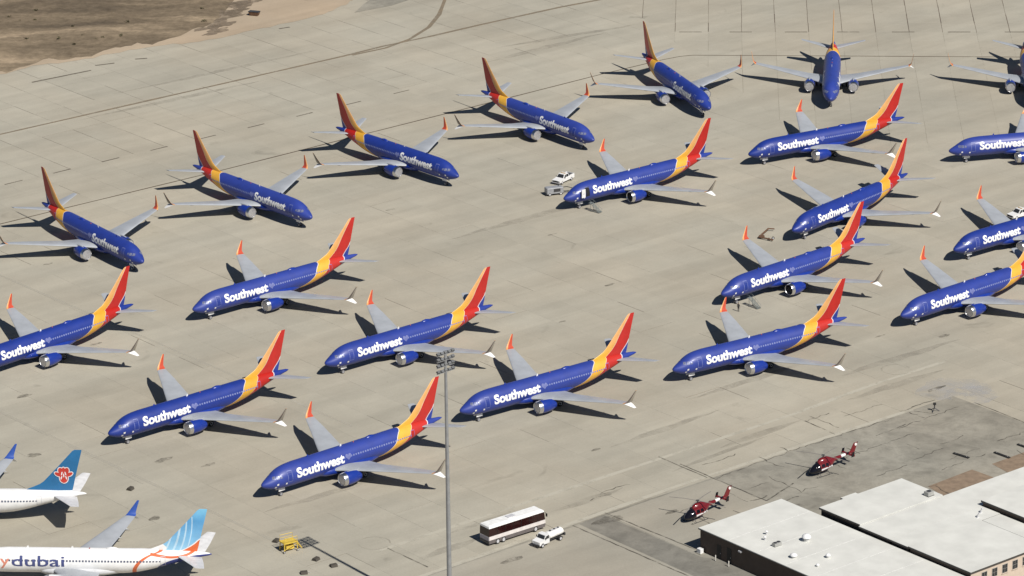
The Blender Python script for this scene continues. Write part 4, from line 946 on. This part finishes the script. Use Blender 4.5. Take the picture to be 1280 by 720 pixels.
# ================================================================== HELICOPTERS
m_hred = mat('helicopter_red', (.15, .010, .014), .28, coat=.4, var=.08); m_hblk = mat('canopy_black', (.008, .008, .012), .08)
def helicopter():
    h = thing('helicopter', (0, 0, 0), 0, '', 'helicopter')
    # local x aft from nose; stations x, zc, half width, half height
    def hull(st, n=20): return [[(x, w_ * math.cos(2 * math.pi * k / n), zc + hh * math.sin(2 * math.pi * k / n)) for k in range(n)] for x, zc, w_, hh in st]
    MB().loft(hull([(1.7, 1.35, .93, .83), (2.4, 1.45, .98, .92), (3.4, 1.5, .98, .95), (4.2, 1.6, .86, .82), (5.0, 1.85, .52, .5), (5.4, 1.95, .34, .34)])).build('fuselage', m_hred, h, True, 50)
    MB().loft(hull([(0, .92, .06, .05), (.15, .95, .35, .25), (.6, 1.08, .66, .5), (1.2, 1.25, .86, .74), (1.72, 1.352, .935, .835)])).build('canopy', m_hblk, h, True, 60)
    MB().loft([[(x, y * k, 2.15 + z * k) for y, z in ((-.6, 0), (-.5, .55), (-.2, .75), (.2, .75), (.5, .55), (.6, 0))] for x, k in ((1.7, .35), (2.2, .9), (3.0, 1.05), (4.0, .95), (4.8, .5))]).build('engine_cowling', m_hred, h, True, 50)
    boom = MB().loft(hull([(5.2, 1.93, .36, .37), (7.5, 2.1, .24, .25), (9.6, 2.25, .15, .17), (9.9, 2.27, .1, .12)], 14)).build('tail_boom', m_hred, h, True, 50)
    MB().loft(hull([(6.9, 2.06, .272, .282), (7.9, 2.13, .232, .243)], 14)).build('white_band', m_white, boom, True); MB().loft(hull([(8.1, 2.14, .224, .236), (8.7, 2.19, .2, .212)], 14)).build('dark_band', m_hblk, boom, True)
    fin = MB().loft([[(8.9, -.05, 2.2), (10.1, -.05, 2.2), (10.1, .05, 2.2), (8.9, .05, 2.2)], [(9.9, -.03, 3.75), (10.75, -.03, 3.75), (10.75, .03, 3.75), (9.9, .03, 3.75)]]).loft([[(9.2, -.05, 2.2), (10.0, -.05, 2.2), (10.0, .05, 2.2), (9.2, .05, 2.2)], [(9.7, -.03, 1.2), (10.2, -.03, 1.2), (10.2, .03, 1.2), (9.7, .03, 1.2)]]).build('tail_fin', m_hred, h)
    MB().lathe([(-.09, .02), (-.08, .24), (-.02, .26)], 'y', (10.3, -.02, 3.4), 14).build('white_badge', mat('badge_white', (.85, .82, .8), .4), fin)
    MB().box((8.5, 0, 2.15), (.55, 2.5, .06)).build('stabiliser', m_hred, h)
    for s_ in (-1, 1): MB().loft([[(8.2, s_ * 1.26 - .02, 1.9), (8.8, s_ * 1.26 - .02, 1.9), (8.8, s_ * 1.26 + .02, 1.9), (8.2, s_ * 1.26 + .02, 1.9)], [(8.45, s_ * 1.26 - .02, 2.75), (8.95, s_ * 1.26 - .02, 2.75), (8.95, s_ * 1.26 + .02, 2.75), (8.45, s_ * 1.26 + .02, 2.75)]]).build('end_plate', m_hblk, h)
    for s_ in (-1, 1):
        MB().loft([[(1.75, s_ * .90, 1.05), (4.3, s_ * .80, 1.25), (4.3, s_ * .86, 1.5), (1.75, s_ * .955, 1.32)], [(1.75, s_ * 1.0, 1.05), (4.3, s_ * .89, 1.25), (4.3, s_ * .92, 1.5), (1.75, s_ * 1.01, 1.32)]]).build('white_stripe', m_white, h)
        for x0 in (1.9, 2.75): MB().loft([[(x0, s_ * .93, 1.62), (x0 + .7, s_ * .95, 1.62), (x0 + .62, s_ * .78, 2.1), (x0 + .1, s_ * .76, 2.1)], [(x0, s_ * 1.0, 1.62), (x0 + .7, s_ * 1.01, 1.62), (x0 + .62, s_ * .84, 2.1), (x0 + .1, s_ * .82, 2.1)]]).build('cabin_window', m_hblk, h)
        MB().tube([(.55, s_ * 1.1, .3), (.8, s_ * 1.1, .06), (4.3, s_ * 1.1, .06)], .055, 8).build('skid', m_dkmetal, h, True)
        for x0 in (1.6, 3.5): MB().tube([(x0, s_ * .5, .72), (x0, s_ * 1.1, .08)], .045, 6).build('skid_strut', m_dkmetal, h)
    MB().tube([(2.9, 0, 2.8), (2.9, 0, 3.35)], .11, 10).build('rotor_mast', m_dkmetal, h, True)
    hub = MB().lathe([(3.22, .1), (3.26, .3), (3.36, .3), (3.42, .1)], 'z', (2.9, 0, 0), 14).build('rotor_hub', m_dkmetal, h, True)
    for k in range(4):
        t = R(20 + 90 * k); d = Vector((math.cos(t), math.sin(t), 0)); e = Vector((-d.y, d.x, 0)); c = Vector((2.9, 0, 3.31))
        MB().loft([[c + d * r - e * .09 + Vector((0, 0, -dz)), c + d * r + e * .09 + Vector((0, 0, -dz)), c + d * r + e * .09 + Vector((0, 0, .03 - dz)), c + d * r - e * .09 + Vector((0, 0, .03 - dz))] for r, dz in ((.25, 0), (2.5, .06), (5.1, .3))]).build('rotor_blade', mat('blade_grey', (.24, .22, .2), .6), hub)
    tr_ = MB().lathe([(0, .05), (.12, .1), (.2, .05)], 'y', (10.35, .06, 3.15), 10).build('tail_rotor', m_dkmetal, h, True)
    for a in (35, 215): d = Vector((math.cos(R(a)), 0, math.sin(R(a)))); MB().tube([Vector((10.35, .2, 3.15)), Vector((10.35, .2, 3.15)) + d * .85], [.06, .08], 6).build('blade', m_dkmetal, tr_)
    MB().lathe([(0, .02), (.08, .09), (.16, .02)], 'x', (.9, -.55, 1.66), 10).build('landing_light', m_white, h)
    return h
hp = helicopter()
place(hp, gp(856, 655), R(42), 'red helicopter nearest to the brown hangar corner', 'red helicopters on the pad', True)
place(hp, gp(1012.5, 597), R(38), 'red helicopter farther right, out on the open asphalt', 'red helicopters on the pad', False)

# ================================================================== PERSON by the stairs
def person(loc, rz):
    bm = bmesh.new(); lay = bm.verts.layers.skin.verify()
    J = {}
    def v(n, co, r): q = bm.verts.new(co); q[lay].radius = (r if isinstance(r, tuple) else (r, r)); J[n] = q; return q
    v('pel', (0, 0, .95), (.16, .12)); J['pel'][lay].use_root = True
    v('waist', (0, 0, 1.12), (.145, .105)); v('chest', (.01, 0, 1.33), (.18, .12)); v('neck', (.0, 0, 1.5), .06); v('head0', (.02, 0, 1.58), .075); v('head1', (.02, 0, 1.68), (.085, .1)); v('head2', (.01, 0, 1.77), .06)
    es = [('pel', 'waist'), ('waist', 'chest'), ('chest', 'neck'), ('neck', 'head0'), ('head0', 'head1'), ('head1', 'head2')]
    for s_, n in ((-1, 'l'), (1, 'r')):
        v(n + 'hip', (0, s_ * .1, .88), .095); v(n + 'kn', (.03 * s_ + .02, s_ * .11, .49), .065); v(n + 'an', (.05 * s_ - .02, s_ * .12, .09), .045); v(n + 'toe', (.05 * s_ + .15, s_ * .14, .045), .04)
        v(n + 'sh', (0, s_ * .2, 1.42), .065); v(n + 'el', (-.02, s_ * .27, 1.15), .048); v(n + 'wr', (.1, s_ * .27, .92), .035); v(n + 'pm', (.15, s_ * .27, .84), (.022, .042))
        es += [('pel', n + 'hip'), (n + 'hip', n + 'kn'), (n + 'kn', n + 'an'), (n + 'an', n + 'toe'), ('chest', n + 'sh'), (n + 'sh', n + 'el'), (n + 'el', n + 'wr'), (n + 'wr', n + 'pm')]
    for a, b in es: bm.edges.new((J[a], J[b]))
    me = bpy.data.meshes.new('skel'); bm.to_mesh(me); bm.free()
    o = bpy.data.objects.new('skel', me); COL.objects.link(o)
    o.modifiers.new('s', 'SKIN'); sb = o.modifiers.new('u', 'SUBSURF'); sb.levels = 2; sb.render_levels = 2
    dg = bpy.context.evaluated_depsgraph_get(); dg.update(); me2 = bpy.data.meshes.new_from_object(o.evaluated_get(dg)); bpy.data.objects.remove(o)
    bm = bmesh.new(); bm.from_mesh(me2)
    for s_ in (-1, 1):                                      # five fingers on each hand, a nose and ears
        for k, (oy, L_) in enumerate(((-.03, .07), (-.01, .085), (.01, .08), (.028, .062))):
            mb = MB().tube([(.155, s_ * .27 + oy, .81), (.175, s_ * .27 + oy, .81 - L_ * .5), (.165, s_ * .27 + oy, .81 - L_)], [.009, .0085, .006], 6)
            t_ = mb.mesh('f', m_white); bm.from_mesh(t_)
        bm.from_mesh(MB().tube([(.16, s_ * .27 - s_ * .035, .86), (.2, s_ * .27 - s_ * .05, .83), (.21, s_ * .27 - s_ * .045, .79)], [.011, .01, .007], 6).mesh('f', m_white))
        bm.from_mesh(MB().lathe([(-.02, .008), (0, .022), (.02, .008)], 'y', (.01, s_ * .088, 1.66), 8).mesh('f', m_white))
    bm.from_mesh(MB().loft([[(.1, -.008, 1.69), (.1, .008, 1.69), (.1, .0, 1.695)], [(.13, -.016, 1.645), (.13, .016, 1.645), (.1, 0, 1.64)]]).mesh('f', m_white))
    body = bpy.data.meshes.new('body'); bm.to_mesh(body); bm.free()
    for m in (mat('skin_tone', (.32, .18, .12), .6), mat('dark_clothes', (.02, .02, .026), .9), mat('boots', (.015, .012, .01), .7)): body.materials.append(m)
    for p_ in body.polygons:
        z = p_.center.z; arm = abs(p_.center.y) > .22
        p_.material_index = 2 if z < .12 else (0 if (z > 1.53 or (arm and z < .93)) else 1); p_.use_smooth = True
    t_ = thing('person', loc, rz, 'person in dark work clothes standing by the grey steps', 'person')
    link('body', body, t_)
    hv = MB(); hv.lathe([(1.70, .098), (1.75, .096), (1.79, .07), (1.81, .01)], 'z', (.005, 0, 0), 14); hv.build('hair', mat('dark_hair', (.02, .015, .012), .8), t_, True)
    return t_
person(gp(923, 389.5), R(60))
